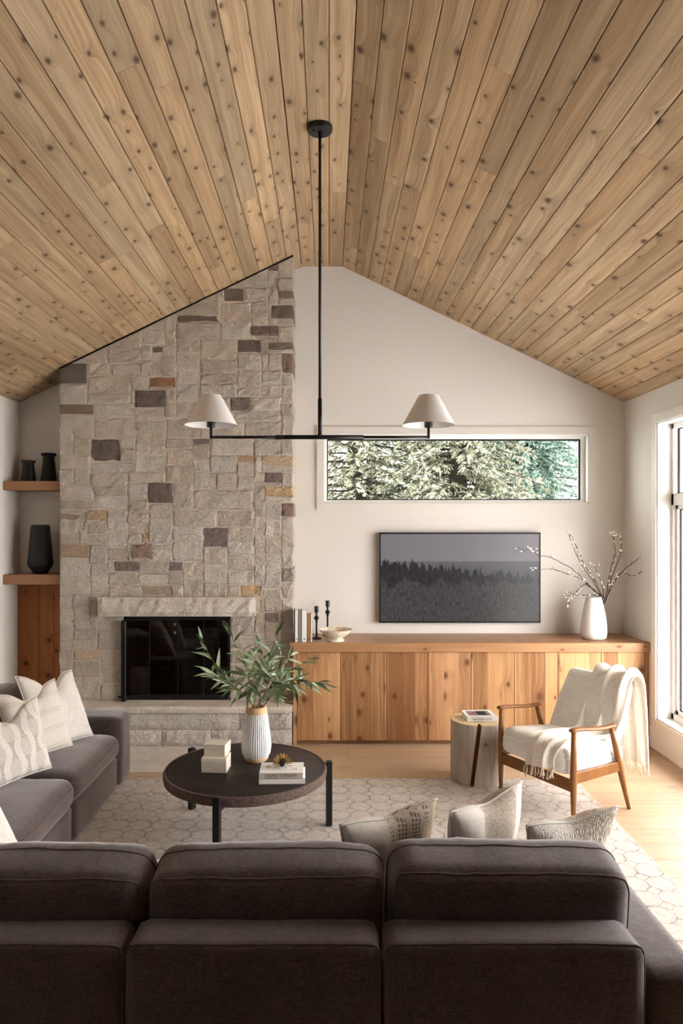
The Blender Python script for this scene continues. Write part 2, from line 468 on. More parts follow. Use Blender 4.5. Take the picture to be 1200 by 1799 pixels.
def from_data(name, verts, faces, mat=None, parent=None, smooth=False, loc=None, mtx=None, **kw):
    me = bpy.data.meshes.new(name); me.from_pydata(verts, [], faces); me.update()
    if smooth:
        for p in me.polygons: p.use_smooth = True
    return link_mesh(name, me, mat, parent, loc, mtx, **kw)

def bm_box(bm, x0, x1, y0, y1, z0, z1):
    v = [bm.verts.new(c) for c in ((x0, y0, z0), (x1, y0, z0), (x1, y1, z0), (x0, y1, z0), (x0, y0, z1), (x1, y0, z1), (x1, y1, z1), (x0, y1, z1))]
    for f in ((0, 3, 2, 1), (4, 5, 6, 7), (0, 1, 5, 4), (1, 2, 6, 5), (2, 3, 7, 6), (3, 0, 4, 7)): bm.faces.new([v[i] for i in f])
def boxes(name, lst, mat, parent=None, bevel=0.0, seg=1, **kw):
    """one mesh of boxes (x0,x1,y0,y1,z0,z1); origin moved to its base centre"""
    xs = [b[0] for b in lst] + [b[1] for b in lst]; ys = [b[2] for b in lst] + [b[3] for b in lst]; zs = [b[4] for b in lst] + [b[5] for b in lst]
    c = Vector(((min(xs) + max(xs)) / 2, (min(ys) + max(ys)) / 2, min(zs)))
    bm = bmesh.new()
    for b in lst: bm_box(bm, b[0] - c.x, b[1] - c.x, b[2] - c.y, b[3] - c.y, b[4] - c.z, b[5] - c.z)
    if bevel: bmesh.ops.bevel(bm, geom=bm.edges[:], offset=bevel, segments=seg, profile=0.6, affect='EDGES')
    return from_bm(name, bm, mat, parent, loc=c, **kw)
def box(name, x0, x1, y0, y1, z0, z1, mat, parent=None, bevel=0.0, seg=1, **kw):
    return boxes(name, [(x0, x1, y0, y1, z0, z1)], mat, parent, bevel, seg, **kw)
def bm_prism(bm, poly, y0, y1, axis='Y'):
    """poly of (a,b): axis Y -> (x,z) swept in y; axis X -> (y,z) swept in x; axis Z -> (x,y) swept in z"""
    def pt(a, b, t): return (a, t, b) if axis == 'Y' else (t, a, b) if axis == 'X' else (a, b, t)
    v0 = [bm.verts.new(pt(a, b, y0)) for a, b in poly]; v1 = [bm.verts.new(pt(a, b, y1)) for a, b in poly]
    bm.faces.new(v0); bm.faces.new(v1)
    n = len(poly)
    for i in range(n): bm.faces.new((v0[i], v0[(i + 1) % n], v1[(i + 1) % n], v1[i]))
def lathe(name, prof, mat, parent=None, seg=40, rib=0, ribd=0.0, loc=None, closed=False, facets=False, mtx=None, **kw):
    verts, faces = [], []
    for (r, z) in prof:
        for k in range(seg):
            a = 2 * math.pi * k / seg
            rr = r * (1 - (ribd * (0.5 + 0.5 * math.cos(a * rib)) ** 3 if rib else 0))
            verts.append((rr * math.cos(a), rr * math.sin(a), z))
    n = len(prof)
    for i in range(n - 1 if not closed else n):
        j = (i + 1) % n
        for k in range(seg):
            l = (k + 1) % seg
            faces.append((i * seg + k, i * seg + l, j * seg + l, j * seg + k))
    if not closed:
        if prof[0][0] > 1e-4: faces.append(tuple(range(seg))[::-1])
        if prof[-1][0] > 1e-4: faces.append(tuple((n - 1) * seg + k for k in range(seg)))
    o = from_data(name, verts, faces, mat, parent, smooth=not facets, loc=loc, mtx=mtx, **kw)
    if not facets:
        me = o.data
        for p in me.polygons:
            if len(p.vertices) > 4: p.use_smooth = False
        try: me.set_sharp_from_angle(angle=R(50))
        except Exception: pass
    return o
def tube_data(pts, rad, seg=8, cap=True, squash=None):
    """verts, faces of a tube through pts; rad: number or list"""
    pts = [Vector(p) for p in pts]; n = len(pts)
    rads = rad if isinstance(rad, (list, tuple)) else [rad] * n
    verts, faces = [], []
    up = None
    for i, p in enumerate(pts):
        t = (pts[min(i + 1, n - 1)] - pts[max(i - 1, 0)]).normalized()
        if up is None:
            up = Vector((0, 0, 1)) if abs(t.z) < 0.9 else Vector((1, 0, 0))
        s = t.cross(up)
        if s.length < 1e-5: s = t.orthogonal()
        s.normalize(); up = s.cross(t).normalized()
        for k in range(seg):
            a = 2 * math.pi * k / seg
            sx, sy = (1, 1) if squash is None else squash
            verts.append(tuple(p + rads[i] * (math.cos(a) * sx * s + math.sin(a) * sy * up)))
    for i in range(n - 1):
        for k in range(seg):
            l = (k + 1) % seg
            faces.append((i * seg + k, i * seg + l, (i + 1) * seg + l, (i + 1) * seg + k))
    if cap:
        faces.append(tuple(range(seg))[::-1]); faces.append(tuple((n - 1) * seg + k for k in range(seg)))
    return verts, faces
def tube(name, pts, rad, mat, parent=None, seg=10, squash=None, **kw):
    v, f = tube_data(pts, rad, seg, True, squash)
    return from_data(name, v, f, mat, parent, smooth=True, **kw)
def bez(p0, p1, p2, n=10):
    p0, p1, p2 = Vector(p0), Vector(p1), Vector(p2)
    return [(1 - t) ** 2 * p0 + 2 * t * (1 - t) * p1 + t * t * p2 for t in [i / n for i in range(n + 1)]]
def spline(pts, n=6):
    """Catmull-Rom through pts"""
    P = [Vector(p) for p in pts]; P = [2 * P[0] - P[1]] + P + [2 * P[-1] - P[-2]]
    out = []
    for i in range(1, len(P) - 2):
        for k in range(n):
            t = k / n
            out.append(0.5 * ((2 * P[i]) + (-P[i - 1] + P[i + 1]) * t + (2 * P[i - 1] - 5 * P[i] + 4 * P[i + 1] - P[i + 2]) * t * t + (-P[i - 1] + 3 * P[i] - 3 * P[i + 1] + P[i + 2]) * t ** 3))
    out.append(P[-2]); return out

# ------------------------------------------------------------------ floor
fl = box('floor', XL - 0.2, XR + 0.2, YR - 0.2, YB + 0.2, -0.12, -0.016, M['groove'], kind='structure')
def plank_mesh(L, W, T, ch):
    """board L along x, W along y, face up at z=0, chamfered long edges"""
    x, y = L / 2, W / 2
    prof = [(-y, -T), (-y, -ch), (-y + ch, 0), (y - ch, 0), (y, -ch), (y, -T)]
    v = [(-x, a, b) for a, b in prof] + [(x, a, b) for a, b in prof]
    f = [tuple(range(6)), tuple(range(11, 5, -1))] + [(i, i + 6, (i + 1) % 6 + 6, (i + 1) % 6) for i in range(6)]
    return v, f
TILE = (-2.25, -0.3, 5.15, 5.74)     # hearth extension set into the floor
FW = 0.19
y = YB
row = 0
while y > YR:
    y0 = max(y - FW, YR); x = XL
    first = True
    while x < XR - 0.01:
        L = rnd.uniform(0.5, 1.9) if first else rnd.uniform(1.4, 2.3)
        if y < 1.6: L = rnd.uniform(2.2, 3.2)
        first = False
        x1 = min(x + L, XR)
        if XR - x1 < 0.35: x1 = XR
        v, f = plank_mesh(x1 - x - 0.0016, y - y0 - 0.0016, 0.016, 0.0012)
        o = from_data('plank', v, f, M['oak_floor'], fl)
        o.location = ((x + x1) / 2 - fl.location.x, (y + y0) / 2 - fl.location.y, 0 - fl.location.z)
        t = rnd.uniform(0.88, 1.06); o.color = (t, t * rnd.uniform(0.97, 1.0), t * rnd.uniform(0.93, 1.0), 1)
        x = x1
    y = y0; row += 1
box('floor_hearth_tile', TILE[0], TILE[1], TILE[2], TILE[3], -0.01, 0.004, M['slab_top'], kind='structure', bevel=0.001)

# ------------------------------------------------------------------ ceiling: flat ridge strip and two slopes of planks running to the back wall
bm = bmesh.new()
pts = [(XL - 0.25, zc(XL - 0.25)), (RX0, RZ), (RX1, RZ), (XR + 0.25, zc(XR + 0.25))]
poly = [(a, b + 0.022) for a, b in pts] + [(a, b + 0.2) for a, b in reversed(pts)]
bm_prism(bm, poly, YR - 0.2, YB + 0.2)
ceil = from_bm('ceiling', bm, M['groove'], kind='structure')
def ceiling_row(x0, z0, x1, z1, ycuts):
    """planks between two profile points, room side facing down"""
    W = math.hypot(x1 - x0, z1 - z0)
    ax = Vector((0, 1, 0)); ay = Vector((x1 - x0, 0, z1 - z0)).normalized(); az = ax.cross(ay)
    if az.z > 0: ay = -ay; az = ax.cross(ay)
    for ya, yb in zip(ycuts[:-1], ycuts[1:]):
        v, f = plank_mesh(abs(yb - ya) - 0.001, W - 0.0028, 0.018, 0.0035)
        o = from_data('plank', v, f, M['ceiling'], ceil)
        m = Matrix.Identity(4)
        for i in range(3): m[i][0], m[i][1], m[i][2] = ax[i], ay[i], az[i]
        m.translation = ((x0 + x1) / 2, (ya + yb) / 2, (z0 + z1) / 2)
        o.matrix_local = m
        t = rnd.uniform(0.80, 1.14); w_ = rnd.uniform(0.88, 1.06)
        o.color = (t, t * (0.5 + 0.5 * w_), t * w_, 1)
def cuts():
    y = YB; out = [y]; first = True
    while y > YR:
        y -= rnd.uniform(0.5, 2.6) if first else (rnd.uniform(1.6, 3.2) if y > 2.5 else rnd.uniform(3.0, 4.0))
        first = False
        if y < YR + 0.6: y = YR
        out.append(y)
    return out
NS = 22
for i in range(NS):
    a, b = RX0 + (XL - RX0) * i / NS, RX0 + (XL - RX0) * (i + 1) / NS
    ceiling_row(a, zc(a), b, zc(b), cuts())
    a, b = RX1 + (XR - RX1) * i / NS, RX1 + (XR - RX1) * (i + 1) / NS
    ceiling_row(a, zc(a), b, zc(b), cuts())
for i in range(3):
    a, b = RX0 + (RX1 - RX0) * i / 3, RX0 + (RX1 - RX0) * (i + 1) / 3
    ceiling_row(a, RZ, b, RZ, cuts())

# ------------------------------------------------------------------ walls
WX0, WX1, WZ0, WZ1 = -0.045, 2.295, 1.978, 2.588      # clerestory opening
T = 0.2
UP = 0.04
bm = bmesh.new()
bm_prism(bm, [(XL - T, -0.1), (WX0, -0.1), (WX0, zc(WX0) + UP), (RX0, RZ + UP), (XL - T, zc(XL - T) + UP)], YB, YB + T)
bm_prism(bm, [(WX0, -0.1), (WX1, -0.1), (WX1, WZ0), (WX0, WZ0)], YB, YB + T)
bm_prism(bm, [(WX0, WZ1), (WX1, WZ1), (WX1, zc(WX1) + UP), (RX1, RZ + UP), (WX0, RZ + UP)], YB, YB + T)
bm_prism(bm, [(WX1, -0.1), (XR + T, -0.1), (XR + T, zc(XR + T) + UP), (WX1, zc(WX1) + UP)], YB, YB + T)
from_bm('wall_back', bm, M['wall'], kind='structure')
bm = bmesh.new()
bm_box(bm, XL - T, XL, YR, YB, -0.1, zc(XL) + UP)
from_bm('wall_left', bm, M['wall'], kind='structure')
# right wall with three tall windows
RZ0, RZ1 = 0.241, 2.60
WIN = [(3.9, 5.648), (2.15, 3.7)]
bm = bmesh.new()
bm_box(bm, XR, XR + T, YR, YB, -0.1, RZ0)
bm_box(bm, XR, XR + T, YR, YB, RZ1, zc(XR) + UP)
ys = [YR] + sorted([v for w in WIN for v in w]) + [YB]
for a, b in zip(ys[0::2], ys[1::2]): bm_box(bm, XR, XR + T, a, b, RZ0, RZ1)
from_bm('wall_right', bm, M['wall'], kind='structure')
bm = bmesh.new()
bm_prism(bm, [(XL - T, -0.1), (XR + T, -0.1), (XR + T, zc(XR + T) + UP), (RX1, RZ + UP), (RX0, RZ + UP), (XL - T, zc(XL - T) + UP)], YR - T, YR)
from_bm('wall_rear', bm, M['rear'], kind='structure')

# unseen eaves, added to block high sky light at the tall windows
bm = bmesh.new()
EX = XR + T + 0.95
bm_prism(bm, [(XR + T + 0.002, zc(XR + T)), (EX, zc(EX)), (EX, zc(EX) + 0.16), (XR + T + 0.002, zc(XR + T) + 0.16)], YR - 0.2, YB + 0.7)
from_bm('trim_added_eaves', bm, M['shelf'], kind='structure')

# clerestory window
w1 = boxes('window_1', [(WX0, WX1, YB + 0.06, YB + 0.15, WZ1 - 0.034, WZ1), (WX0, WX1, YB + 0.06, YB + 0.15, WZ0, WZ0 + 0.032),
                        (WX0, WX0 + 0.026, YB + 0.06, YB + 0.15, WZ0 + 0.032, WZ1 - 0.034), (WX1 - 0.05, WX1, YB + 0.06, YB + 0.15, WZ0 + 0.032, WZ1 - 0.034)],
           M['white_trim'], kind='structure')
gx0, gx1, gz0, gz1 = WX0 + 0.026, WX1 - 0.05, WZ0 + 0.032, WZ1 - 0.034
def rel(p, o): return (o[0] - p.location.x, o[1] - p.location.x, o[2] - p.location.y, o[3] - p.location.y, o[4] - p.location.z, o[5] - p.location.z)
boxes('gasket', [rel(w1, b) for b in ((gx0, gx1, YB + 0.075, YB + 0.1, gz1 - 0.012, gz1), (gx0, gx1, YB + 0.075, YB + 0.1, gz0, gz0 + 0.010),
      (gx0, gx0 + 0.010, YB + 0.075, YB + 0.1, gz0, gz1), (gx1 - 0.012, gx1, YB + 0.075, YB + 0.1, gz0, gz1))], M['gasket'], w1)
boxes('pane', [rel(w1, (gx0, gx1, YB + 0.085, YB + 0.091, gz0, gz1))], M['dimming_glass'], w1)
boxes('reveal', [rel(w1, b) for b in ((WX0, WX1, YB - 0.002, YB + 0.06, WZ1 - 0.012, WZ1), (WX0, WX1, YB - 0.002, YB + 0.06, WZ0, WZ0 + 0.012),
      (WX0, WX0 + 0.012, YB - 0.002, YB + 0.06, WZ0, WZ1), (WX1 - 0.012, WX1, YB - 0.002, YB + 0.06, WZ0, WZ1))], M['white_trim'], w1)
CX0, CX1, CZ0, CZ1 = -0.108, 2.372, 1.922, 2.654
boxes('trim_1', [(CX0, CX1, YB - 0.016, YB + 0.001, WZ1, CZ1), (CX0, CX1, YB - 0.016, YB + 0.001, CZ0, WZ0),
                 (CX0, WX0, YB - 0.016, YB + 0.001, WZ0, WZ1), (WX1, CX1, YB - 0.016, YB + 0.001, WZ0, WZ1)], M['wall'], kind='structure')
portal('clerestory_portal', ((WX0 + WX1) / 2, YB + T + 0.02, (WZ0 + WZ1) / 2), (R(-90), 0, 0), WX1 - WX0, WZ1 - WZ0)

# tall right-hand windows
for k, (a, b) in enumerate(WIN):
    X0, X1 = XR + 0.105, XR + 0.185
    zt0, zt1 = 1.945, 2.035
    fr = [(X0, X1, a, b, RZ0, RZ0 + 0.06), (X0, X1, a, b, RZ1 - 0.05, RZ1), (X0, X1, a, b, zt0, zt1),
          (X0, X1, a, a + 0.045, RZ0, RZ1), (X0, X1, b - 0.045, b, RZ0, RZ1)]
    mid = (a + b) / 2
    fr.append((X0, X1, mid - 0.03, mid + 0.03, RZ0, RZ1))
    w = boxes('window_%d' % (k + 2), fr, M['white_trim'], kind='structure')
    boxes('reveal', [rel(w, q) for q in ((XR - 0.002, X0, a, b, RZ0, RZ0 + 0.015), (XR - 0.002, X0, a, b, RZ1 - 0.012, RZ1),
                                         (XR - 0.002, X0, a, a + 0.012, RZ0, RZ1), (XR - 0.002, X0, b - 0.012, b, RZ0, RZ1))], M['white_trim'], w)
    for (ya, yb) in ((a + 0.045, mid - 0.03), (mid + 0.03, b - 0.045)):
        for (za, zb, s) in ((RZ0 + 0.06, zt0, 0.032), (zt1, RZ1 - 0.05, 0.0)):
            if s:
                boxes('sash', [rel(w, q) for q in ((X0 + 0.02, X1 - 0.01, ya, yb, za, za + s), (X0 + 0.02, X1 - 0.01, ya, yb, zb - s, zb),
                       (X0 + 0.02, X1 - 0.01, ya, ya + s, za, zb), (X0 + 0.02, X1 - 0.01, yb - s, yb, za, zb))], M['white_trim'], w)
            q = (ya + s, yb - s, za + s, zb - s)
            g_ = 0.008
            boxes('gasket', [rel(w, c) for c in ((X0 + 0.036, X0 + 0.05, q[0], q[1], q[2], q[2] + g_), (X0 + 0.036, X0 + 0.05, q[0], q[1], q[3] - g_, q[3]),
                   (X0 + 0.036, X0 + 0.05, q[0], q[0] + g_, q[2], q[3]), (X0 + 0.036, X0 + 0.05, q[1] - g_, q[1], q[2], q[3]))], M['gasket'], w)
            boxes('pane', [rel(w, (X0 + 0.042, X0 + 0.048, q[0], q[1], q[2], q[3]))], M['glass'], w)
        if s == 0.0:
            h = boxes('crank_handle', [rel(w, (X0 - 0.012, X0 + 0.02, yb - 0.34, yb - 0.20, RZ0 + 0.062, RZ0 + 0.082)), rel(w, (X0 - 0.022, X0 - 0.008, yb - 0.30, yb - 0.19, RZ0 + 0.075, RZ0 + 0.09))], M['bookgrey'], w)
    cs = 0.075
    boxes('trim_%d' % (k + 2), [(XR - 0.016, XR + 0.001, a - cs, b + cs, RZ1, RZ1 + cs), (XR - 0.016, XR + 0.001, a - cs, b + cs, RZ0 - cs, RZ0),
           (XR - 0.016, XR + 0.001, a - cs, a, RZ0, RZ1), (XR - 0.016, XR + 0.001, b, b + cs, RZ0, RZ1)], M['white_trim'], kind='structure', bevel=0.002)
    portal('window_portal', (XR + T + 0.03, (a + b) / 2, (RZ0 + RZ1) / 2), (0, R(90), 0), RZ1 - RZ0, b - a)
box('baseboard_right', XR - 0.016, XR + 0.001, YR, 5.755, 0, 0.17, M['white_trim'], kind='structure', bevel=0.004)
box('baseboard_left', XL - 0.001, XL + 0.016, YR, YB, 0, 0.17, M['white_trim'], kind='structure', bevel=0.004)

# ------------------------------------------------------------------ stone fireplace
FY = 5.93                         # face of the stones
FX0, FX1 = -2.244, -0.299
MM = 0.004744                     # metres per traced unit on this face
def sx(px): return (px - 578) * MM
def sz(py): return CAM_H - (py - 920) * MM
OX0, OX1, OZ0, OZ1 = -1.713, -0.821, 0.33, 1.027      # firebox opening
fire = empty('stone_fireplace', (-1.27, 6.1, 0), label='stacked beige limestone fireplace chimney rising to the sloped wood ceiling', cat='fireplace')
FO = Vector(fire.location)
def frel(x0, x1, y0, y1, z0, z1): return (x0 - FO.x, x1 - FO.x, y0 - FO.y, y1 - FO.y, z0, z1)
# core with the firebox recess
CY = FY + 0.004
bm = bmesh.new()
cx0, cx1 = FX0 + 0.012, FX1 - 0.010
lo = 0.012
def P2(a, b): return (a - FO.x, b)
bm_prism(bm, [P2(cx0, 0), P2(OX0, 0), P2(OX0, zc(OX0) - lo), P2(cx0, zc(cx0) - lo)], CY - FO.y, YB - FO.y)
bm_prism(bm, [P2(OX1, 0), P2(cx1, 0), P2(cx1, zc(cx1) - lo), P2(OX1, zc(OX1) - lo)], CY - FO.y, YB - FO.y)
bm_prism(bm, [P2(OX0, OZ1), P2(OX1, OZ1), P2(OX1, zc(OX1) - lo), P2(OX0, zc(OX0) - lo)], CY - FO.y, YB - FO.y)
bm_prism(bm, [P2(OX0, 0), P2(OX1, 0), P2(OX1, OZ0), P2(OX0, OZ0)], CY - FO.y, YB - FO.y)
from_bm('chimney_core', bm, M['mortar'], fire)
# firebox lining
boxes('firebox', [frel(*b) for b in ((OX0, OX1, YB - 0.02, YB - 0.005, OZ0, OZ1), (OX0, OX0 + 0.015, CY, YB - 0.01, OZ0, OZ1), (OX1 - 0.015, OX1, CY, YB - 0.01, OZ0, OZ1),
       (OX0, OX1, CY, YB - 0.01, OZ1 - 0.015, OZ1), (OX0, OX1, CY, YB - 0.01, OZ0, OZ0 + 0.01))], M['firebox'], fire)
# stones: the darker ones where they sit in the wall, the pale ones packed around them
U = 6.0                           # packing unit (traced units)
GX0, GY0 = 105, 440
NX, NY = 68, 132
occ = [[False] * NX for _ in range(NY)]
dark = [((106, 638, 152, 673), (112, 104, 100)), ((108, 708, 167, 726), (122, 108, 96)), ((240, 688, 289, 715), (104, 94, 94)), ((264, 663, 308, 680), (154, 116, 92)),
        ((312, 552, 385, 567), (112, 98, 90)), ((268, 607, 286, 621), (116, 104, 96)), ((392, 508, 427, 529), (122, 108, 100)), ((469, 459, 486, 475), (128, 112, 104)),
        ((476, 533, 513, 562), (116, 102, 94)), ((440, 574, 486, 592), (116, 102, 94)), ((414, 599, 461, 618), (104, 92, 86)), ((469, 600, 513, 615), (122, 108, 98)),
        ((496, 621, 513, 658), (126, 110, 98)), ((492, 509, 513, 526), (134, 120, 110)), ((402, 698, 441, 722), (124, 110, 104)), ((157, 769, 212, 809), (108, 98, 94)),
        ((337, 768, 369, 780), (122, 112, 106)), ((417, 802, 447, 815), (178, 142, 104)), ((260, 849, 303, 887), (114, 100, 98)), ((464, 828, 497, 846), (118, 104, 102)),
        ((464, 855, 511, 869), (196, 162, 118)), ((460, 802, 511, 820), (206, 180, 146)), ((154, 896, 191, 912), (196, 166, 126)), ((108, 900, 140, 916), (140, 124, 112)),
        ((359, 924, 400, 962), (124, 110, 110)), ((232, 957, 268, 979), (146, 124, 112)), ((252, 939, 264, 952), (206, 172, 122)), ((204, 984, 244, 1001), (132, 118, 116)),
        ((294, 986, 320, 1007), (126, 118, 120)), ((108, 956, 161, 979), (184, 158, 128)), ((247, 1030, 301, 1048), (172, 150, 128)), ((422, 1026, 460, 1044), (206, 164, 112)),
        ((467, 1074, 492, 1093), (142, 128, 126)), ((130, 1144, 177, 1159), (196, 170, 138)), ((497, 881, 513, 909), (134, 114, 108)), ((495, 1000, 515, 1021), (152, 140, 138))]
rects = []
def cellbox(px0, py0, px1, py1):
    return (max(0, round((px0 - GX0) / U)), max(0, round((py0 - GY0) / U)), min(NX, round((px1 - GX0) / U)), min(NY, round((py1 - GY0) / U)))
for r_, c_ in dark:
    a, b, c, d = cellbox(*r_)
    c = max(c, a + 2); d = max(d, b + 2)
    for j in range(b, d):
        for i in range(a, c): occ[j][i] = True
    rects.append((a, b, c, d, c_))
oa, ob, oc, od = cellbox(217, 1083, 405, 1230)       # firebox opening stays free
ob = round((1083 - GY0) / U)
for j in range(ob, NY):
    for i in range(oa, oc): occ[j][i] = True
ma, mb_, mc, md = cellbox(169, 1050, 447, 1084)      # mantel
for j in range(mb_, md):
    for i in range(ma, mc): occ[j][i] = True
srnd = random.Random(21)
pal = [(208, 197, 184), (213, 203, 191), (201, 189, 175), (216, 207, 197), (207, 197, 187), (197, 184, 170), (211, 197, 181), (217, 210, 202), (209, 200, 193)]
for j in range(NY):
    for i in range(NX):
        if occ[j][i]: continue
        run = 0
        while i + run < NX and not occ[j][i + run]: run += 1
        w = srnd.choice([7, 9, 10, 11, 12, 13, 15, 16])
        if i == 0: w = srnd.choice([4, 8, 10])
        if run - w < 5: w = run if run <= 18 else run // 2
        w = min(w, run)
        hmax = 0
        while j + hmax < NY and hmax < 9 and not any(occ[j + hmax][i + k] for k in range(w)): hmax += 1
        h = srnd.choice([3, 4, 4, 4, 5, 5, 6])
        if hmax - h < 3: h = hmax if hmax <= 7 else 4
        for jj in range(j, j + h):
            for ii in range(i, i + w): occ[jj][ii] = True
        rects.append((i, j, i + w, j + h, srnd.choice(pal)))
def clip_top(poly):
    """cut a polygon (x,z) at the ceiling slope"""
    lim = lambda x: zc(x) - 0.014
    out = []
    for k in range(len(poly)):
        p, q = poly[k], poly[(k + 1) % len(poly)]
        ip, iq = p[1] <= lim(p[0]), q[1] <= lim(q[0])
        if ip: out.append(p)
        if ip != iq:
            a, b = p[1] - lim(p[0]), q[1] - lim(q[0]); t = a / (a - b)
            out.append((p[0] + t * (q[0] - p[0]), p[1] + t * (q[1] - p[1])))
    return out
J = 0.0025
for (a, b, c, d, colr) in rects:
    x0, x1 = sx(GX0 + a * U) + J, sx(GX0 + c * U) - J
    z1, z0 = sz(GY0 + b * U) - J, sz(GY0 + d * U) + J
    if a == 0: x0 = FX0
    if c >= NX: x1 = FX1
    z0 = max(z0, 0.33)
    if z1 - z0 < 0.012: continue
    jit = lambda s=0.003: srnd.uniform(-s, s)
    cl = clip_top([(x0, z0), (x1, z0), (x1, z1), (x0, z1)])
    if len(cl) < 3: continue
    area = abs(sum(cl[k][0] * cl[(k + 1) % len(cl)][1] - cl[(k + 1) % len(cl)][0] * cl[k][1] for k in range(len(cl)))) / 2
    if area < 0.0006: continue
    back = YB - 0.002 if (c >= NX or a == 0) else CY + 0.025
    proud = FY - srnd.uniform(-0.003, 0.007)
    ctr = (sum(p[0] for p in cl) / len(cl), sum(p[1] for p in cl) / len(cl))
    bm = bmesh.new()
    if len(cl) == 4 and abs(cl[2][1] - z1) < 1e-6 and abs(cl[3][1] - z1) < 1e-6:
        nx_, nz_ = (7, 5) if (x1 - x0) > 0.16 else (5, 5)
        g = []
        for q in range(nz_):
            rowv = []
            for p in range(nx_):
                edge = p in (0, nx_ - 1) or q in (0, nz_ - 1)
                fx = 0 if p == 0 else 1 if p == nx_ - 1 else 0.05 + 0.9 * (p - 1) / (nx_ - 3)
                fz = 0 if q == 0 else 1 if q == nz_ - 1 else 0.09 + 0.82 * (q - 1) / (nz_ - 3)
                X = x0 + (x1 - x0) * fx + (jit(0.0015) if edge else jit(0.01)); Z = z0 + (z1 - z0) * fz + (jit(0.0015) if edge else jit(0.006))
                Y = proud + (0.006 if edge else srnd.uniform(-0.008, 0.003))
                rowv.append(bm.verts.new((X - ctr[0], Y - FY, Z - ctr[1])))
            g.append(rowv)
        for q in range(nz_ - 1):
            for p in range(nx_ - 1): bm.faces.new((g[q][p], g[q][p + 1], g[q + 1][p + 1], g[q + 1][p]))
        ring = g[0][:] + [g[q][-1] for q in range(1, nz_)] + g[-1][-2::-1] + [g[q][0] for q in range(nz_ - 2, 0, -1)]
        bk = [bm.verts.new((v.co.x, back - FY, v.co.z)) for v in ring]
        for k in range(len(ring)): bm.faces.new((ring[k], bk[k], bk[(k + 1) % len(ring)], ring[(k + 1) % len(ring)]))
        bm.faces.new(bk)
    else:
        outer = [bm.verts.new((p[0] - ctr[0], proud + 0.008 - FY, p[1] - ctr[1])) for p in cl]
        inner = [bm.verts.new(((p[0] - ctr[0]) * 0.9, proud + jit(0.004) - FY, (p[1] - ctr[1]) * 0.86)) for p in cl]
        bk = [bm.verts.new((p[0] - ctr[0], back - FY, p[1] - ctr[1])) for p in cl]
        n = len(cl)
        for k in range(n):
            l = (k + 1) % n
            bm.faces.new((outer[k], outer[l], inner[l], inner[k])); bm.faces.new((outer[k], bk[k], bk[l], outer[l]))
        bm.faces.new(inner); bm.faces.new(bk)
    o = from_bm('stone', bm, M['stone'], fire, loc=(ctr[0] - FO.x, FY - FO.y, ctr[1]))
    t = srnd.uniform(0.92, 1.06); dk = sum(colr) < 420; colr = (colr[0] + 15, colr[1] + 13, colr[2] + 10) if dk else tuple(v + 0.35 * (w - v) for v, w in zip(colr, (205, 190, 174))); cc = C(*colr); o.color = (cc[0] * t, cc[1] * t, cc[2] * t, 1)
# mantel, hearth slab and hearth blocks
def rough_block(name, x0, x1, y0, y1, z0, z1, mat, parent, off, amp=0.008, nx=24, nz=4, edge=0.008, seed=1, color=None):
    """block whose front face (toward -y) is split rough"""
    q = random.Random(seed); bm = bmesh.new(); g = []
    for j in range(nz + 1):
        r_ = []
        for i in range(nx + 1):
            e = (i in (0, nx)) or (j in (0, nz))
            r_.append(bm.verts.new((x0 + (x1 - x0) * i / nx - off.x, y0 + (edge if e else -q.uniform(0, amp)) - off.y, z0 + (z1 - z0) * j / nz - off.z)))
        g.append(r_)
    for j in range(nz):
        for i in range(nx): bm.faces.new((g[j][i], g[j][i + 1], g[j + 1][i + 1], g[j + 1][i]))
    ring = g[0][:] + [g[j][-1] for j in range(1, nz + 1)] + g[-1][-2::-1] + [g[j][0] for j in range(nz - 1, 0, -1)]
    bk = [bm.verts.new((v.co.x, y1 - off.y, v.co.z)) for v in ring]
    for k in range(len(ring)): bm.faces.new((ring[k], bk[k], bk[(k + 1) % len(ring)], ring[(k + 1) % len(ring)]))
    bm.faces.new(bk)
    o = from_bm(name, bm, mat, parent)
    if color: o.color = color
    return o
rough_block('mantel', -1.905, -0.612, 5.845, FY + 0.01, 1.036, 1.194, M['slab'], fire, FO, 0.014, 30, 4, 0.012, 3)
HX0 = -2.244
rough_block('hearth_slab', HX0, FX1 + 0.002, 5.725, FY + 0.012, 0.275, 0.327, M['slab'], fire, FO, 0.004, 40, 2, 0.003, 4)
box('hearth_top', *[0] * 6, M['slab_top']) if False else None
hb = [(HX0, -1.25), (-1.25, FX1)]
for k, (zz0, zz1, cuts_) in enumerate(((0.138, 0.272, [HX0, -1.75, -0.72, FX1]), (0.0, 0.134, [HX0, -1.35, -0.95, FX1]))):
    for q, (a, b) in enumerate(zip(cuts_[:-1], cuts_[1:])):
        rough_block('stone', a + 0.002, b - 0.002, 5.745, FY + 0.012, zz0, zz1, M['stone'], fire, FO, 0.010, 10, 4, 0.008, 10 + 3 * k + q, color=C(212 - 5 * q, 203 - 5 * q, 194 - 5 * q))
# black strip standing in for the shadow gap where stone meets the planks
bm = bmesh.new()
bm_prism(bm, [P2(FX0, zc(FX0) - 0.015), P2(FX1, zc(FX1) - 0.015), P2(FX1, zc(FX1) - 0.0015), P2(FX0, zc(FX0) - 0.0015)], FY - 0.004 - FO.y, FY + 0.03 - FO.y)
from_bm('shadow_gap_strip', bm, M['black'], fire)
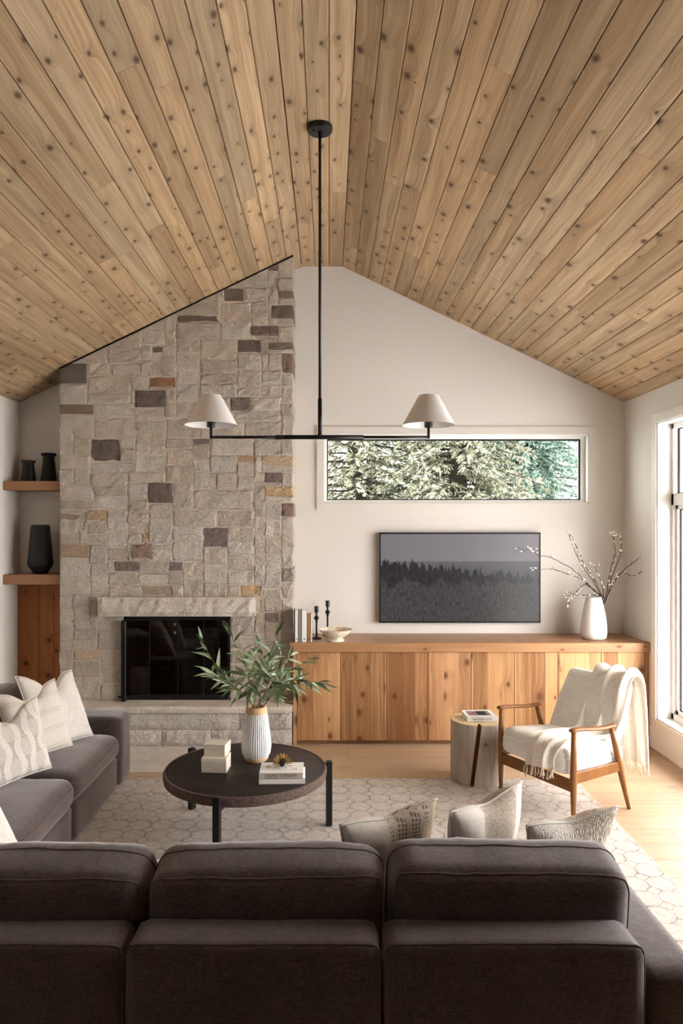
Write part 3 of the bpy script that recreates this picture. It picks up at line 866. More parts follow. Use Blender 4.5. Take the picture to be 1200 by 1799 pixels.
# black metal door frame with bifold smoked glass leaves
boxes('door_frame', [frel(*b) for b in ((OX0, OX1, FY + 0.0, FY + 0.035, OZ1 - 0.022, OZ1), (OX0, OX1, FY + 0.0, FY + 0.035, OZ0, OZ0 + 0.035),
      (OX0, OX0 + 0.03, FY, FY + 0.035, OZ0, OZ1), (OX1 - 0.02, OX1, FY, FY + 0.035, OZ0, OZ1))], M['black'], fire, bevel=0.002)
def glass_leaf(xa, ya, xb, yb, handle=False, thick=0.012):
    L = math.hypot(xb - xa, yb - ya); ang = math.atan2(yb - ya, xb - xa)
    m = Matrix.Translation((xa - FO.x, ya - FO.y, OZ0 + 0.036)) @ Matrix.Rotation(ang, 4, 'Z')
    h = OZ1 - OZ0 - 0.062
    bm = bmesh.new()
    for b in ((0, L, -thick / 2, thick / 2, 0, 0.008), (0, L, -thick / 2, thick / 2, h - 0.008, h), (0, 0.002, -thick / 2, thick / 2, 0, h), (L - 0.002, L, -thick / 2, thick / 2, 0, h)): bm_box(bm, *b)
    lf = from_bm('glass_door', bm, M['black'], fire, mtx=m)
    bm = bmesh.new(); bm_box(bm, 0.004, L - 0.004, -0.003, 0.003, 0.008, h - 0.008)
    from_bm('pane', bm, M['fire_glass'], lf)
    if handle:
        bm = bmesh.new(); bm_box(bm, L - 0.025, L - 0.012, -0.03, -0.006, h - 0.05, h - 0.03); bm_box(bm, L - 0.025, L - 0.012, -0.03, -0.006, h - 0.12, h - 0.10)
        from_bm('handle', bm, M['brass'], lf)
glass_leaf(OX0 + 0.035, FY - 0.035, -1.50, FY + 0.012)
glass_leaf(-1.495, FY + 0.012, -1.265, FY + 0.012, True)
glass_leaf(-1.26, FY + 0.012, -1.05, FY + 0.012)
glass_leaf(-1.045, FY + 0.012, OX1 - 0.022, FY + 0.012)
boxes('door_post', [frel(OX0 - 0.004, OX0 + 0.034, FY - 0.06, FY - 0.005, OZ0 + 0.0, OZ1 - 0.03), frel(OX0 - 0.03, OX0 + 0.0, FY - 0.055, FY - 0.035, OZ0 + 0.03, OZ0 + 0.045)], M['black'], fire, bevel=0.003)

# ------------------------------------------------------------------ niche left of the chimney
pan = empty('cedar_wainscot', (-2.49, YB - 0.012, 0), label='dark knotty cedar boards lining the niche below the lower shelf', cat='wood panel')
for (a, b) in ((XL + 0.002, -2.553), (-2.551, -2.42), (-2.418, FX0 - 0.002)):
    box('board', a + 2.49, b + 2.49, -0.010, 0.011, 0.0, 1.287, M['niche'], pan, bevel=0.0015)
for nm, z0, z1, lb in (('floating_shelf', 1.289, 1.37, 'lower thick cedar floating shelf under the tall black vase'), ('floating_shelf', 2.082, 2.158, 'upper thick cedar floating shelf carrying two small black vases')):
    box(nm, XL + 0.001, FX0 + 0.004 - 0.006, 5.97, YB - 0.001, z0, z1, M['shelf'], bevel=0.003, label=lb, cat='shelf', group='floating cedar shelves')
def flared_jar(x, y, z, h, r, lab):
    e = empty('black_vase', (x, y, z), label=lab, cat='vase', group='black vases in the niche')
    lathe('body', [(0.0, 0.0), (r * 0.97, 0.0), (r, 0.01), (r * 0.72, h * 0.86), (r * 0.7, h * 0.9)], M['black_ceramic'], e, 36)
    lathe('collar', [(r * 0.7, h * 0.895), (r * 0.93, h * 0.9), (r * 0.95, h * 0.99), (r * 0.9, h), (r * 0.6, h), (r * 0.58, h * 0.9)], M['black_ceramic'], e, 36, closed=True)
flared_jar(-2.585, 6.12, 2.159, 0.185, 0.062, 'smaller of the two flared matte black vases on the upper shelf')
flared_jar(-2.411, 6.12, 2.159, 0.246, 0.066, 'taller of the two flared matte black vases on the upper shelf')
e = empty('black_vase', (-2.474, 6.1, 1.371), label='tall faceted matte black vase standing on the lower shelf', cat='vase', group='black vases in the niche')
lathe('body', [(0.0, 0.0), (0.055, 0.0), (0.102, 0.072), (0.106, 0.09), (0.078, 0.405), (0.066, 0.42), (0.05, 0.42), (0.05, 0.36)], M['black_ceramic'], e, 14, facets=True)

# ------------------------------------------------------------------ long cedar media cabinet
cab = empty('media_cabinet', (1.15, 6.0, 0), label='long knotty cedar cabinet with eight flush doors along the back wall', cat='cabinet')
K = lambda x0, x1, y0, y1, z0, z1: (x0 - 1.15, x1 - 1.15, y0 - 6.0, y1 - 6.0, z0, z1)
CF = 5.79
boxes('carcass', [K(-0.292, XR - 0.003, CF + 0.022, YB - 0.003, 0.07, 0.756)], M['cedar_v'], cab)
boxes('end_panel', [K(-0.292, -0.262, CF - 0.0, CF + 0.022, 0.0, 0.756)], M['cedar_v'], cab, bevel=0.001)
boxes('end_panel', [K(XR - 0.034, XR - 0.003, CF - 0.0, CF + 0.022, 0.0, 0.756)], M['cedar_v'], cab, bevel=0.001)
boxes('plinth', [K(-0.26, XR - 0.036, CF + 0.05, CF + 0.3, 0.0, 0.07)], M['cedar_x'], cab)
dx = (XR - 0.036 + 0.26) / 8
for k in range(8):
    a = -0.26 + k * dx
    d_ = boxes('door', [K(a + 0.0022, a + dx - 0.0022, CF, CF + 0.021, 0.036, 0.752)], M['cedar_v'], cab, bevel=0.0012)
    t = rnd.uniform(0.92, 1.06); d_.color = (t, t * rnd.uniform(0.96, 1.0), t * rnd.uniform(0.92, 1.0), 1)
bm = bmesh.new()
bm_prism(bm, [(-0.318, 5.768), (XR - 0.002, 5.768), (XR - 0.002, YB - 0.002), (-0.292, YB - 0.002), (-0.292, FY - 0.012), (-0.318, FY - 0.012)], 0.757, 0.833, 'Z')
bmesh.ops.bevel(bm, geom=[e_ for e_ in bm.edges], offset=0.003, segments=1, affect='EDGES')
from_bm('cedar_countertop', bm, M['cedar_x'], label='thick cedar countertop running the length of the cabinet under the television', cat='countertop')
CT = 0.8332

# ------------------------------------------------------------------ television
tv = empty('television', (1.151, YB, 0.93), label='flat black television on the wall showing a dark misty forest', cat='television')
TX0, TX1, TZ0, TZ1 = 0.44, 1.852, 0.931, 1.723
ty = 6.225
S = lambda x0, x1, y0, y1, z0, z1: (x0 - 1.151, x1 - 1.151, y0 - YB, y1 - YB, z0 - 0.93, z1 - 0.93)
boxes('casing', [S(TX0 + 0.002, TX1 - 0.002, ty + 0.008, YB - 0.004, TZ0 + 0.002, TZ1 - 0.002)], M['black'], tv)
bz = 0.012
boxes('bezel', [S(TX0, TX1, ty, ty + 0.01, TZ1 - bz, TZ1), S(TX0, TX1, ty, ty + 0.01, TZ0, TZ0 + bz * 1.3), S(TX0, TX0 + bz, ty, ty + 0.01, TZ0, TZ1), S(TX1 - bz, TX1, ty, ty + 0.01, TZ0, TZ1)], M['black'], tv)
bm = bmesh.new(); bm_box(bm, -0.696, 0.696, -0.002, 0.002, -0.382, 0.382)
from_bm('screen', bm, M['screen'], tv, loc=(-0.005, ty + 0.006 - YB, (TZ0 + TZ1) / 2 - 0.93))

# ------------------------------------------------------------------ things on the counter
def standing_book(x, w, h, d, y, mat, lab, text=None):
    e = empty('book', (x + w / 2, y, CT), label=lab, cat='book', group='books standing on the counter')
    boxes('cover', [(-w / 2, w / 2, 0, 0.003, 0, h), (-w / 2, -w / 2 + 0.002, 0, d, 0, h), (w / 2 - 0.002, w / 2, 0, d, 0, h)], mat, e)
    boxes('pages', [(-w / 2 + 0.0022, w / 2 - 0.0022, 0.0032, d - 0.004, 0.003, h - 0.004)], M['paper'], e)
    if text:
        cu = bpy.data.curves.new('lettering', 'FONT'); cu.body = text; cu.size = w * 0.62; cu.extrude = 0.0002; cu.align_x = 'CENTER'; cu.align_y = 'CENTER'
        to = bpy.data.objects.new('lettering', cu); COL.objects.link(to)
        dg = bpy.context.evaluated_depsgraph_get(); me = bpy.data.meshes.new_from_object(to.evaluated_get(dg)); bpy.data.objects.remove(to)
        link_mesh('spine_print', me, M['ink'], e, mtx=Matrix.Translation((0, -0.0004, h * 0.55)) @ Matrix.Rotation(R(90), 4, 'X') @ Matrix.Rotation(R(-90), 4, 'Z'))
    boxes('publisher_mark', [(-w * 0.16, w * 0.16, -0.0006, 0.0, 0.02, 0.027)], M['bookblack'], e)
    return e
yb_ = 5.815
xx = -0.287
for w, h, mat, lab in ((0.007, 0.262, M['bookblack'], 'thin black book against the stone at the left end of the counter row'),
                       (0.027, 0.262, M['bookwhite'], 'white book between the thin black book and the grey book on the counter'),
                       (0.026, 0.262, M['bookgrey'], 'grey spined book between two white books on the counter'),
                       (0.044, 0.26, M['bookwhite'], 'thick white book between the grey book and the tan book'),
                       (0.026, 0.235, M['booktan'], 'short tan book at the right end of the counter row'),
                       (0.012, 0.232, M['bookwhite'], 'thin cream book right beside the short tan book')):
    standing_book(xx, w, h, 0.10, yb_, mat, lab)
    xx += w + 0.0012
def candlestick(x, y, h, lab):
    e = empty('candlestick', (x, y, CT), label=lab, cat='candlestick', group='black candlesticks')
    k = h
    lathe('base', [(0.0, 0), (0.042, 0), (0.042, 0.008), (0.014, 0.016), (0.0, 0.016)], M['black'], e, 28)
    lathe('stem', [(0.011, 0.014), (0.0075, 0.03), (0.0075, k - 0.135), (0.0125, k - 0.128), (0.0075, k - 0.12), (0.02, k - 0.105), (0.022, k - 0.098), (0.018, k - 0.088), (0.009, k - 0.08), (0.0085, k - 0.055)], M['black'], e, 24)
    lathe('cup', [(0.0085, k - 0.056), (0.017, k - 0.05), (0.018, k), (0.013, k), (0.012, k - 0.03), (0.0, k - 0.03)], M['black'], e, 24)
candlestick(-0.105, 5.985, 0.272, 'shorter black candlestick between the books and the stone bowl')
candlestick(-0.012, 6.14, 0.302, 'taller black candlestick behind the stone bowl on the counter')
e = empty('stone_bowl', (0.055, 5.885, CT), label='shallow cream stone bowl on the counter beside the candlesticks', cat='bowl')
lathe('bowl_body', [(0.0, 0.016), (0.052, 0.016), (0.05, 0.02), (0.10, 0.05), (0.135, 0.086), (0.14, 0.094), (0.133, 0.094), (0.122, 0.08), (0.08, 0.045), (0.0, 0.032)], M['onyx'], e, 48)
lathe('foot_ring', [(0.0, 0.0), (0.072, 0.0), (0.07, 0.012), (0.06, 0.017), (0.0, 0.017)], M['onyx'], e, 40)
# white vase with budding branches
VX, VY = 2.225, 5.98
e = empty('white_vase', (VX, VY, CT), label='tall smooth white ceramic vase on the right end of the counter', cat='vase')
lathe('body', [(0.0, 0.0), (0.082, 0.0), (0.1, 0.012), (0.107, 0.05), (0.106, 0.11), (0.095, 0.2), (0.076, 0.29), (0.064, 0.335), (0.06, 0.352), (0.056, 0.352), (0.06, 0.33), (0.085, 0.2), (0.085, 0.05), (0.0, 0.03)], M['ceramic'], e, 56)
def V3(px, py, Y): return Vector(((px - 578) / 1250 * Y, Y, CAM_H - (py - 920) / 1250 * Y))
brs = [  # outline of each branch as (image x, image y, depth offset) turned into metres at the vase's distance
    [(1053, 1049), (1035, 1028), (1008, 1002), (980, 985), (962, 978), (947, 976), (940, 970), (930, 965), (918, 968)],
    [(1051, 1050), (1030, 1024), (1012, 1013), (990, 1006), (970, 1000), (950, 1000), (935, 998)],
    [(1055, 1050), (1040, 1018), (1024, 995), (1010, 968), (1003, 950), (1001, 938)],
    [(1057, 1050), (1045, 1020), (1030, 998), (1019, 975), (1012, 960), (1008, 952)],
    [(1060, 1048), (1056, 1025), (1051, 1010), (1046, 998), (1043, 993)],
    [(1064, 1050), (1070, 1015), (1078, 985), (1081, 965), (1078, 948), (1075, 941)],
    [(1066, 1050), (1076, 1012), (1088, 980), (1092, 955), (1088, 942), (1082, 940)],
    [(1067, 1048), (1082, 1018), (1100, 998), (1118, 985), (1130, 974), (1145, 967), (1160, 968)],
    [(1066, 1050), (1078, 1024), (1090, 1007), (1106, 1012), (1118, 1010), (1129, 1002)],
    [(1062, 1050), (1045, 1045), (1022, 1046), (1010, 1045), (1003, 1052), (998, 1064)],
    [(1056, 1050), (1030, 1028), (1018, 1034), (1010, 1044), (1000, 1047)]]
blab = ['willow branch reaching farthest left, its tip before the television', 'second lowest left-reaching willow branch in the white vase', 'tallest left-leaning willow branch in the white vase',
        'left-leaning willow branch just right of the tallest left one', 'short upright willow branch in the middle of the white vase', 'tall upright willow branch right of the vase middle',
        'tallest upright willow branch with a hooked tip', 'willow branch reaching farthest right toward the window', 'short right willow branch curving up at its tip',
        'lowest willow branch bending down on the left', 'short willow branch arching over the lowest left one']
wr = random.Random(5)
for k, bp in enumerate(brs):
    dep = wr.uniform(-0.10, 0.10)
    n = len(bp)
    pts = [V3(x, y_, VY + dep * i / (n - 1)) for i, (x, y_) in enumerate(bp)]
    root = Vector((VX + (pts[0].x - VX) * 0.3, VY, CT + 0.2))
    e = empty('willow_branch', root, label=blab[k], cat='branch', group='budding branches in the white vase')
    cv = [p - root for p in spline([root] + pts, 5)]
    m = len(cv)
    cv = [p + (Vector((wr.uniform(-1, 1), wr.uniform(-1, 1), wr.uniform(-1, 1))) * 0.003 if 3 < i < m - 1 else Vector()) for i, p in enumerate(cv)]
    vs_, fs_ = tube_data(cv, [0.0042 * (1 - 0.65 * i / m) for i in range(m)], 6)
    buds = []
    for i in range(8, m - 1):
        if wr.random() < 0.28:                           # side twig
            d = Vector((wr.uniform(-1, 1), wr.uniform(-1, 1), wr.uniform(-0.2, 1))).normalized()
            t = (cv[i + 1] - cv[i]).normalized(); L = wr.uniform(0.02, 0.06)
            tw = [cv[i], cv[i] + (t + d * 0.8).normalized() * L * 0.5, cv[i] + (t + d * 0.5).normalized() * L]
            a, b = tube_data(tw, [0.002, 0.0016, 0.0012], 5)
            b = [tuple(q + len(vs_) for q in f_) for f_ in b]; vs_ += a; fs_ += b
            buds.append((tw[2], (tw[2] - tw[1]).normalized()))
        if wr.random() < 0.28:
            d = Vector((wr.uniform(-1, 1), wr.uniform(-1, 1), wr.uniform(-1, 1))).normalized()
            t = (cv[i + 1] - cv[i]).normalized()
            buds.append((cv[i] + d * 0.005, (t + d * 0.6).normalized()))
    buds.append((cv[-1], (cv[-1] - cv[-2]).normalized()))
    from_data('stem', vs_, fs_, M['twig'], e, smooth=True)
    for (p, d) in buds:
        L = wr.uniform(0.016, 0.026)
        a, b = tube_data([p, p + d * L * 0.3, p + d * L * 0.7, p + d * L], [0.0018, 0.0066, 0.0058, 0.001], 6)
        from_data('bud', a, b, M['bud'], e, smooth=True)

# ------------------------------------------------------------------ pendant light
PX, PY = -0.052, 4.07
pen = empty('pendant_light', (PX, PY, RZ), label='black linear pendant with two white cone shades hanging from the ridge', cat='pendant light')
bz_ = 2.295 - RZ
can = lathe('ceiling_canopy', [(0.0, 0.0), (0.072, 0.0), (0.072, -0.022), (0.066, -0.03), (0.012, -0.03), (0.0, -0.03)], M['black'], pen, 40)
for s in (-1, 1):
    lathe('screw', [(0, -0.03), (0.006, -0.03), (0.006, -0.036), (0, -0.036)], M['black'], can, 12, loc=(0.035 * s, -0.02, 0))
tube('rod', [(0, 0, -0.03), (0, 0, bz_ + 0.2)], 0.0085, M['black'], pen, 14)
tube('rod_sleeve', [(0, 0, bz_ + 0.22), (0, 0, bz_)], 0.0125, M['black'], pen, 14)
bar = tube('crossbar', [(-0.255, 0, bz_), (0.25, 0, bz_)], 0.0125, M['black'], pen, 14)
HL = 0.622
for s in (-1, 1):
    arm = tube('arm', [(0.2 * s, 0, bz_), (HL * s - 0.004 * s, 0, bz_)], 0.0085, M['black'], pen, 12)
    tube('upright', [(HL * s, 0, bz_ - 0.0085), (HL * s, 0, bz_ + 0.075)], 0.0085, M['black'], pen, 12)
    lathe('socket', [(0.0, 0.055), (0.023, 0.055), (0.025, 0.065), (0.025, 0.1), (0.018, 0.105), (0.018, 0.15), (0.0, 0.15)], M['black'], pen, 24, loc=(HL * s, 0, bz_))
    lathe('bulb', [(0.0, 0.15), (0.013, 0.15), (0.03, 0.19), (0.026, 0.212), (0.0, 0.222)], M['ceramic'], pen, 20, loc=(HL * s, 0, bz_))
    sh = lathe('lamp_shade', [(0.150, 0.068), (0.0565, 0.238), (0.0545, 0.238), (0.148, 0.068)], M['shade'], pen, 56, closed=True, loc=(HL * s, 0, bz_))
    vv, ff = [], []
    for k in range(3):
        a = 2 * math.pi * k / 3 + 0.4
        a1, b1 = tube_data([(0, 0, 0.225), (0.055 * math.cos(a), 0.055 * math.sin(a), 0.236)], 0.0018, 5)
        ff += [tuple(q + len(vv) for q in f_) for f_ in b1]; vv += a1
    from_data('shade_spider', vv, ff, M['black'], sh)

# ------------------------------------------------------------------ rug
RUGZ = 0.012
rug = empty('area_rug', (-0.15, 3.7, 0.0), label='pale grey woven rug with a worn octagon lattice under the coffee table', cat='rug')
box('pile', -1.85, 1.87, -1.2, 1.3, 0.0005, RUGZ, M['rug'], rug, bevel=0.003)
box('binding', 1.868, 1.876, -1.2, 1.3, 0.0005, RUGZ * 0.9, M['beige_linen'], rug)

# ------------------------------------------------------------------ sectional sofa
class Soft:
    """rounded, puffed box: half sizes a,b,c; unit-cube point -> surface point"""
    def __init__(s, a, b, c, r=0.05, puff=(0, 0, 0), seed=0, wob=0.004, wrink=0.0):
        s.h = (a, b, c); s.r = r; s.p = puff; s.o = Vector((seed * 13.7, seed * 5.1, seed * 2.3)); s.w = wob; s.k = wrink
    def at(s, u):
        p = Vector([u[i] * s.h[i] for i in range(3)])
        q = Vector([max(-(s.h[i] - s.r), min(s.h[i] - s.r, p[i])) for i in range(3)])
        d = p - q
        if d.length > 1e-9: p = q + d.normalized() * s.r * (1 if max(abs(x) for x in u) > 0.9999 else d.length / s.r)
        f = [max(0.0, 1 - (p[i] / s.h[i]) ** 2) for i in range(3)]
        for i in range(3):
            j, k = (i + 1) % 3, (i + 2) % 3
            p[i] += math.copysign(1, u[i]) * abs(u[i]) ** 3 * s.p[i] * (f[j] ** 0.6) * (f[k] ** 0.6) if abs(u[i]) > 1e-6 else 0
        if s.w:
            n = noise.noise_vector(p * 5.0 + s.o); p = p + n * s.w
        if s.k:
            n = noise.noise(Vector((p.x * 22, p.y * 7, p.z * 9)) + s.o); p = p + Vector((0, n * s.k, n * s.k))
        return p
    def mesh(s, cuts=14):
        bm = bmesh.new(); bmesh.ops.create_cube(bm, size=2.0)
        bmesh.ops.subdivide_edges(bm, edges=bm.edges[:], cuts=cuts, use_grid_fill=True)
        for v in bm.verts:
            u = [math.copysign(abs(c) ** 0.72, c) for c in v.co]
            v.co = s.at(u)
        return bm
    def loop(s, axis, val, n=22, out=0.001):
        """closed seam around the box at unit coordinate AXIS = val"""
        a, b = [i for i in range(3) if i != axis]; L = []
        for side in range(4):
            for k in range(n):
                t = -1 + 2 * k / n; t = math.copysign(abs(t) ** 0.72, t)
                u = [0, 0, 0]; u[axis] = val
                if side == 0: u[a], u[b] = t, -1
                elif side == 1: u[a], u[b] = 1, t
                elif side == 2: u[a], u[b] = -t, 1
                else: u[a], u[b] = -1, -t
                p = s.at(u); L.append(p + p.normalized() * out)
        return L + [L[0]]
sofa = empty('sectional_sofa', (-1.2, 3.2, RUGZ), label='large charcoal grey corner sectional sofa with loose back cushions', cat='sofa')
SO = Vector(sofa.location)
sseed = [0]
def soft_part(name, x0, x1, y0, y1, z0, z1, r=0.04, puff=(0, 0, 0), seams=(), rot=(0, 0, 0), wob=0.004, cuts=14, wrink=0.0, mat='sofa', seam_r=0.0026):
    sseed[0] += 1
    c = Vector(((x0 + x1) / 2, (y0 + y1) / 2, (z0 + z1) / 2))
    s = Soft((x1 - x0) / 2, (y1 - y0) / 2, (z1 - z0) / 2, r, puff, sseed[0], wob, wrink)
    o = from_bm(name, s.mesh(cuts), M[mat], sofa, smooth=True, loc=c - SO)
    o.rotation_euler = rot
    for (axis, val) in seams:
        v, f = tube_data(s.loop(axis, val), seam_r, 6, False)
        from_data('seam', v, f, M['sofa_seam'], o, smooth=True)
    return o
BASEZ = RUGZ + 0.001
# run across the foreground, its back to the camera
MODS = [(-1.318, -0.588), (-0.578, 0.146), (0.16, 0.898)]
for a, b in MODS:
    soft_part('back_frame', a, b, 2.005, 2.175, BASEZ, 0.603, 0.032, (0, 0.004, 0.004), [(1, -0.78)], wob=0.003)
soft_part('back_frame', -2.42, -1.33, 2.005, 2.175, BASEZ, 0.603, 0.032, (0, 0.004, 0.004), [(1, -0.78)], wob=0.003)
soft_part('base', -1.42, 0.898, 2.18, 2.98, BASEZ, 0.235, 0.03, wob=0.002)
for a, b in ((-1.36, -0.588), (-0.578, 0.146), (0.156, 0.896)):
    soft_part('seat_cushion', a, b, 2.19, 3.0, 0.238, 0.40, 0.06, (0, 0.01, 0.022), [(2, 0.5)])
soft_part('arm', 0.905, 1.092, 2.035, 3.0, BASEZ, 0.505, 0.035, (0, 0, 0.004), wob=0.002)
for (a, b, z1, tz, dy) in ((-1.31, -0.572, 0.735, 0.4, 0.0), (-0.552, 0.166, 0.735, -0.8, 0.01), (0.196, 0.918, 0.75, 0.6, 0.0)):
    soft_part('back_cushion', a, b, 2.165 + dy, 2.40 + dy, 0.43, z1, 0.06, (0.012, 0.025, 0.012), [(1, -0.8), (1, 0.3)], rot=(R(9), R(tz), 0), wob=0.008, cuts=20, wrink=0.003)
# run along the left wall
soft_part('base', -2.38, -1.42, 3.975, 4.80, BASEZ, 0.235, 0.03, wob=0.002)
soft_part('base', -2.38, -1.425, 2.19, 3.968, BASEZ, 0.235, 0.03, wob=0.002)
soft_part('back_frame', -2.42, -2.25, 2.18, 4.80, BASEZ, 0.603, 0.05, wob=0.003)
soft_part('arm', -2.40, -1.405, 4.808, 5.05, BASEZ, 0.485, 0.045, (0.004, 0.004, 0.006), wob=0.003)
soft_part('seat_cushion', -2.24, -1.405, 3.972, 4.80, 0.238, 0.385, 0.06, (0.012, 0.006, 0.035), [(2, 0.55)], wob=0.008, cuts=18, wrink=0.002)
soft_part('seat_cushion', -2.24, -1.405, 3.13, 3.962, 0.238, 0.385, 0.06, (0.012, 0.006, 0.035), [(2, 0.55)], wob=0.008, cuts=18, wrink=0.002)
soft_part('seat_cushion', -2.24, -1.37, 2.19, 3.12, 0.238, 0.385, 0.06, (0.008, 0.006, 0.03), [(2, 0.55)], wob=0.006)
for a, b in ((3.98, 4.79), (3.14, 3.96)):
    soft_part('back_cushion', -2.25, -2.02, a, b, 0.41, 0.735, 0.08, (0.04, 0.01, 0.015), [(0, 0.8)], rot=(0, R(-9), 0), wob=0.007, wrink=0.002)

# ------------------------------------------------------------------ pillows
def pillow(name, bl, br, top_l, top_r, mat, lab, thick=0.075, chop=0.05, seed=0, group='throw pillows on the sofa', piping=True, n=22):
    """square pillow from its lower and upper corner points; local x = width, z = height, y = thickness"""
    bl, br, tl, tr = Vector(bl), Vector(br), Vector(top_l), Vector(top_r)
    c = (bl + br + tl + tr) / 4
    X = ((br - bl) + (tr - tl)).normalized(); Zr = ((tl - bl) + (tr - br)); Y = Zr.cross(X).normalized(); Z = X.cross(Y)
    m = Matrix.Identity(4)
    for i in range(3): m[i][0], m[i][1], m[i][2], m[i][3] = X[i], Y[i], Z[i], c[i]
    inv = m.inverted()
    q = [inv @ p for p in (bl, br, tl, tr)]
    root = empty(name, (0, 0, 0), label=lab, cat='pillow', group=group); root.matrix_world = m
    def pt(u, v, side):
        pu, pv = u * (1 - 0.06 * (1 - v * v)), v * (1 - 0.06 * (1 - u * u))
        a, b = (pu + 1) / 2, (pv + 1) / 2
        p = q[0] * (1 - a) * (1 - b) + q[1] * a * (1 - b) + q[2] * (1 - a) * b + q[3] * a * b
        f = max(0.0, (1 - u * u) * (1 - v * v)) ** 0.42
        g = math.exp(-(u / 0.42) ** 2) * max(0.0, (v + 0.1) / 1.1) ** 1.5
        p = p - Vector((0, 0, 1)) * chop * g
        w = noise.noise(Vector((u * 1.7 + seed * 7.3, v * 1.7 + side * 3.1, seed))) * 0.012 + noise.noise(Vector((u * 5 + seed, v * 5, side * 4.4))) * 0.004
        return p + Vector((0, side * (thick * f * (1 - 0.25 * g) + w * f), 0))
    verts, faces = [], []
    idx = {}
    for side in (-1, 1):
        for j in range(n + 1):
            for i in range(n + 1):
                u, v = -1 + 2 * i / n, -1 + 2 * j / n
                u = math.copysign(abs(u) ** 0.8, u); v = math.copysign(abs(v) ** 0.8, v)
                e = i in (0, n) or j in (0, n)
                if e and side == 1: idx[(side, i, j)] = idx[(-1, i, j)]; continue
                idx[(side, i, j)] = len(verts); verts.append(tuple(pt(u, v, side)))
        for j in range(n):
            for i in range(n):
                f = (idx[(side, i, j)], idx[(side, i + 1, j)], idx[(side, i + 1, j + 1)], idx[(side, i, j + 1)])
                faces.append(f if side == -1 else f[::-1])
    from_data('pillow_cover', verts, faces, mat, root, smooth=True)
    if piping:
        ring = [(i, 0) for i in range(n)] + [(n, j) for j in range(n)] + [(i, n) for i in range(n, 0, -1)] + [(0, j) for j in range(n, -1, -1)]
        v, f = tube_data([verts[idx[(-1, i, j)]] for i, j in ring], 0.0035, 6, False)
        from_data('piped_edge', v, f, M['linen'], root, smooth=True)
    return root
SZ = 0.415
pillow('throw_pillow', (-1.74, 4.27, SZ), (-1.545, 4.66, SZ), (-1.92, 4.35, 0.865), (-1.725, 4.76, 0.825), M['linen'], 'plain white pillow nearest the fireplace, against the far sofa arm', 0.065, 0.11, 1)
pillow('throw_pillow', (-1.79, 4.05, SZ), (-1.605, 4.455, SZ), (-1.95, 4.13, 0.80), (-1.755, 4.55, 0.81), M['p_stripes'], 'off-white woven pillow just behind the patterned pillow', 0.05, 0.09, 2)
pillow('throw_pillow', (-1.765, 3.63, SZ), (-1.575, 4.04, SZ), (-1.90, 3.70, 0.80), (-1.70, 4.14, 0.80), M['p_ogee'], 'white pillow with brown dashed wavy columns on the left sofa seat', 0.06, 0.09, 3)
pillow('throw_pillow', (-1.96, 3.72, SZ), (-1.86, 4.06, SZ), (-2.03, 3.72, 0.83), (-1.96, 4.06, 0.81), M['p_stripes'], 'striped off-white pillow leaning behind the wavy patterned pillow', 0.05, 0.02, 4)
pillow('throw_pillow', (-1.42, 2.56, 0.425), (-1.275, 2.97, 0.425), (-1.60, 2.52, 0.80), (-1.44, 2.94, 0.80), M['linen'], 'plain white pillow at the left edge, low in the sofa corner', 0.07, 0.03, 5)
# three on the foreground seat, tops showing over the back cushions
pillow('throw_pillow', (0.06, 2.56, 0.43), (0.37, 2.80, 0.43), (0.035, 2.36, 0.80), (0.388, 2.56, 0.81), M['p_dots'], 'pillow with a dotted band, leftmost of the three behind the front cushions', 0.075, 0.02, 6)
pillow('throw_pillow', (0.43, 2.56, 0.43), (0.70, 2.82, 0.43), (0.405, 2.38, 0.835), (0.708, 2.61, 0.855), M['p_band'], 'tallest pillow with an oat centre band, middle one behind the front cushions', 0.075, 0.02, 7)
pillow('throw_pillow', (0.72, 2.58, 0.43), (1.00, 2.78, 0.43), (0.66, 2.38, 0.79), (1.025, 2.52, 0.80), M['p_slub'], 'slubbed cream pillow, rightmost of the three behind the front cushions', 0.075, 0.02, 8)

# ------------------------------------------------------------------ coffee table
TC = Vector((-0.485, 4.15, RUGZ)); TT = 0.38
tab = empty('coffee_table', TC, label='round dark coffee table with a hammered rim and three black legs', cat='coffee table')
th = TT - RUGZ
lathe('tabletop', [(0.0, th - 0.04), (0.455, th - 0.04), (0.455, th - 0.004), (0.45, th), (0.0, th)], M['tabletop'], tab, 72)
lathe('rim', [(0.4552, th - 0.05), (0.468, th - 0.05), (0.472, th - 0.03), (0.472, th - 0.008), (0.466, th + 0.001), (0.4552, th + 0.001)], M['rim'], tab, 96, closed=True)
for ang in (8, 140, -101):
    a = R(ang); c_, s_ = math.cos(a), math.sin(a)
    m = Matrix.Rotation(a, 4, 'Z')
    bm = bmesh.new(); bm_box(bm, 0.4725, 0.507, -0.019, 0.019, 0, th + 0.012); bmesh.ops.bevel(bm, geom=bm.edges[:], offset=0.002, segments=1, affect='EDGES')
    lg = from_bm('leg', bm, M['black'], tab, mtx=m)
    bm = bmesh.new(); bm_box(bm, 0.0, 0.475, -0.016, 0.016, th - 0.072, th - 0.0505)
    from_bm('brace', bm, M['black'], tab, mtx=m)
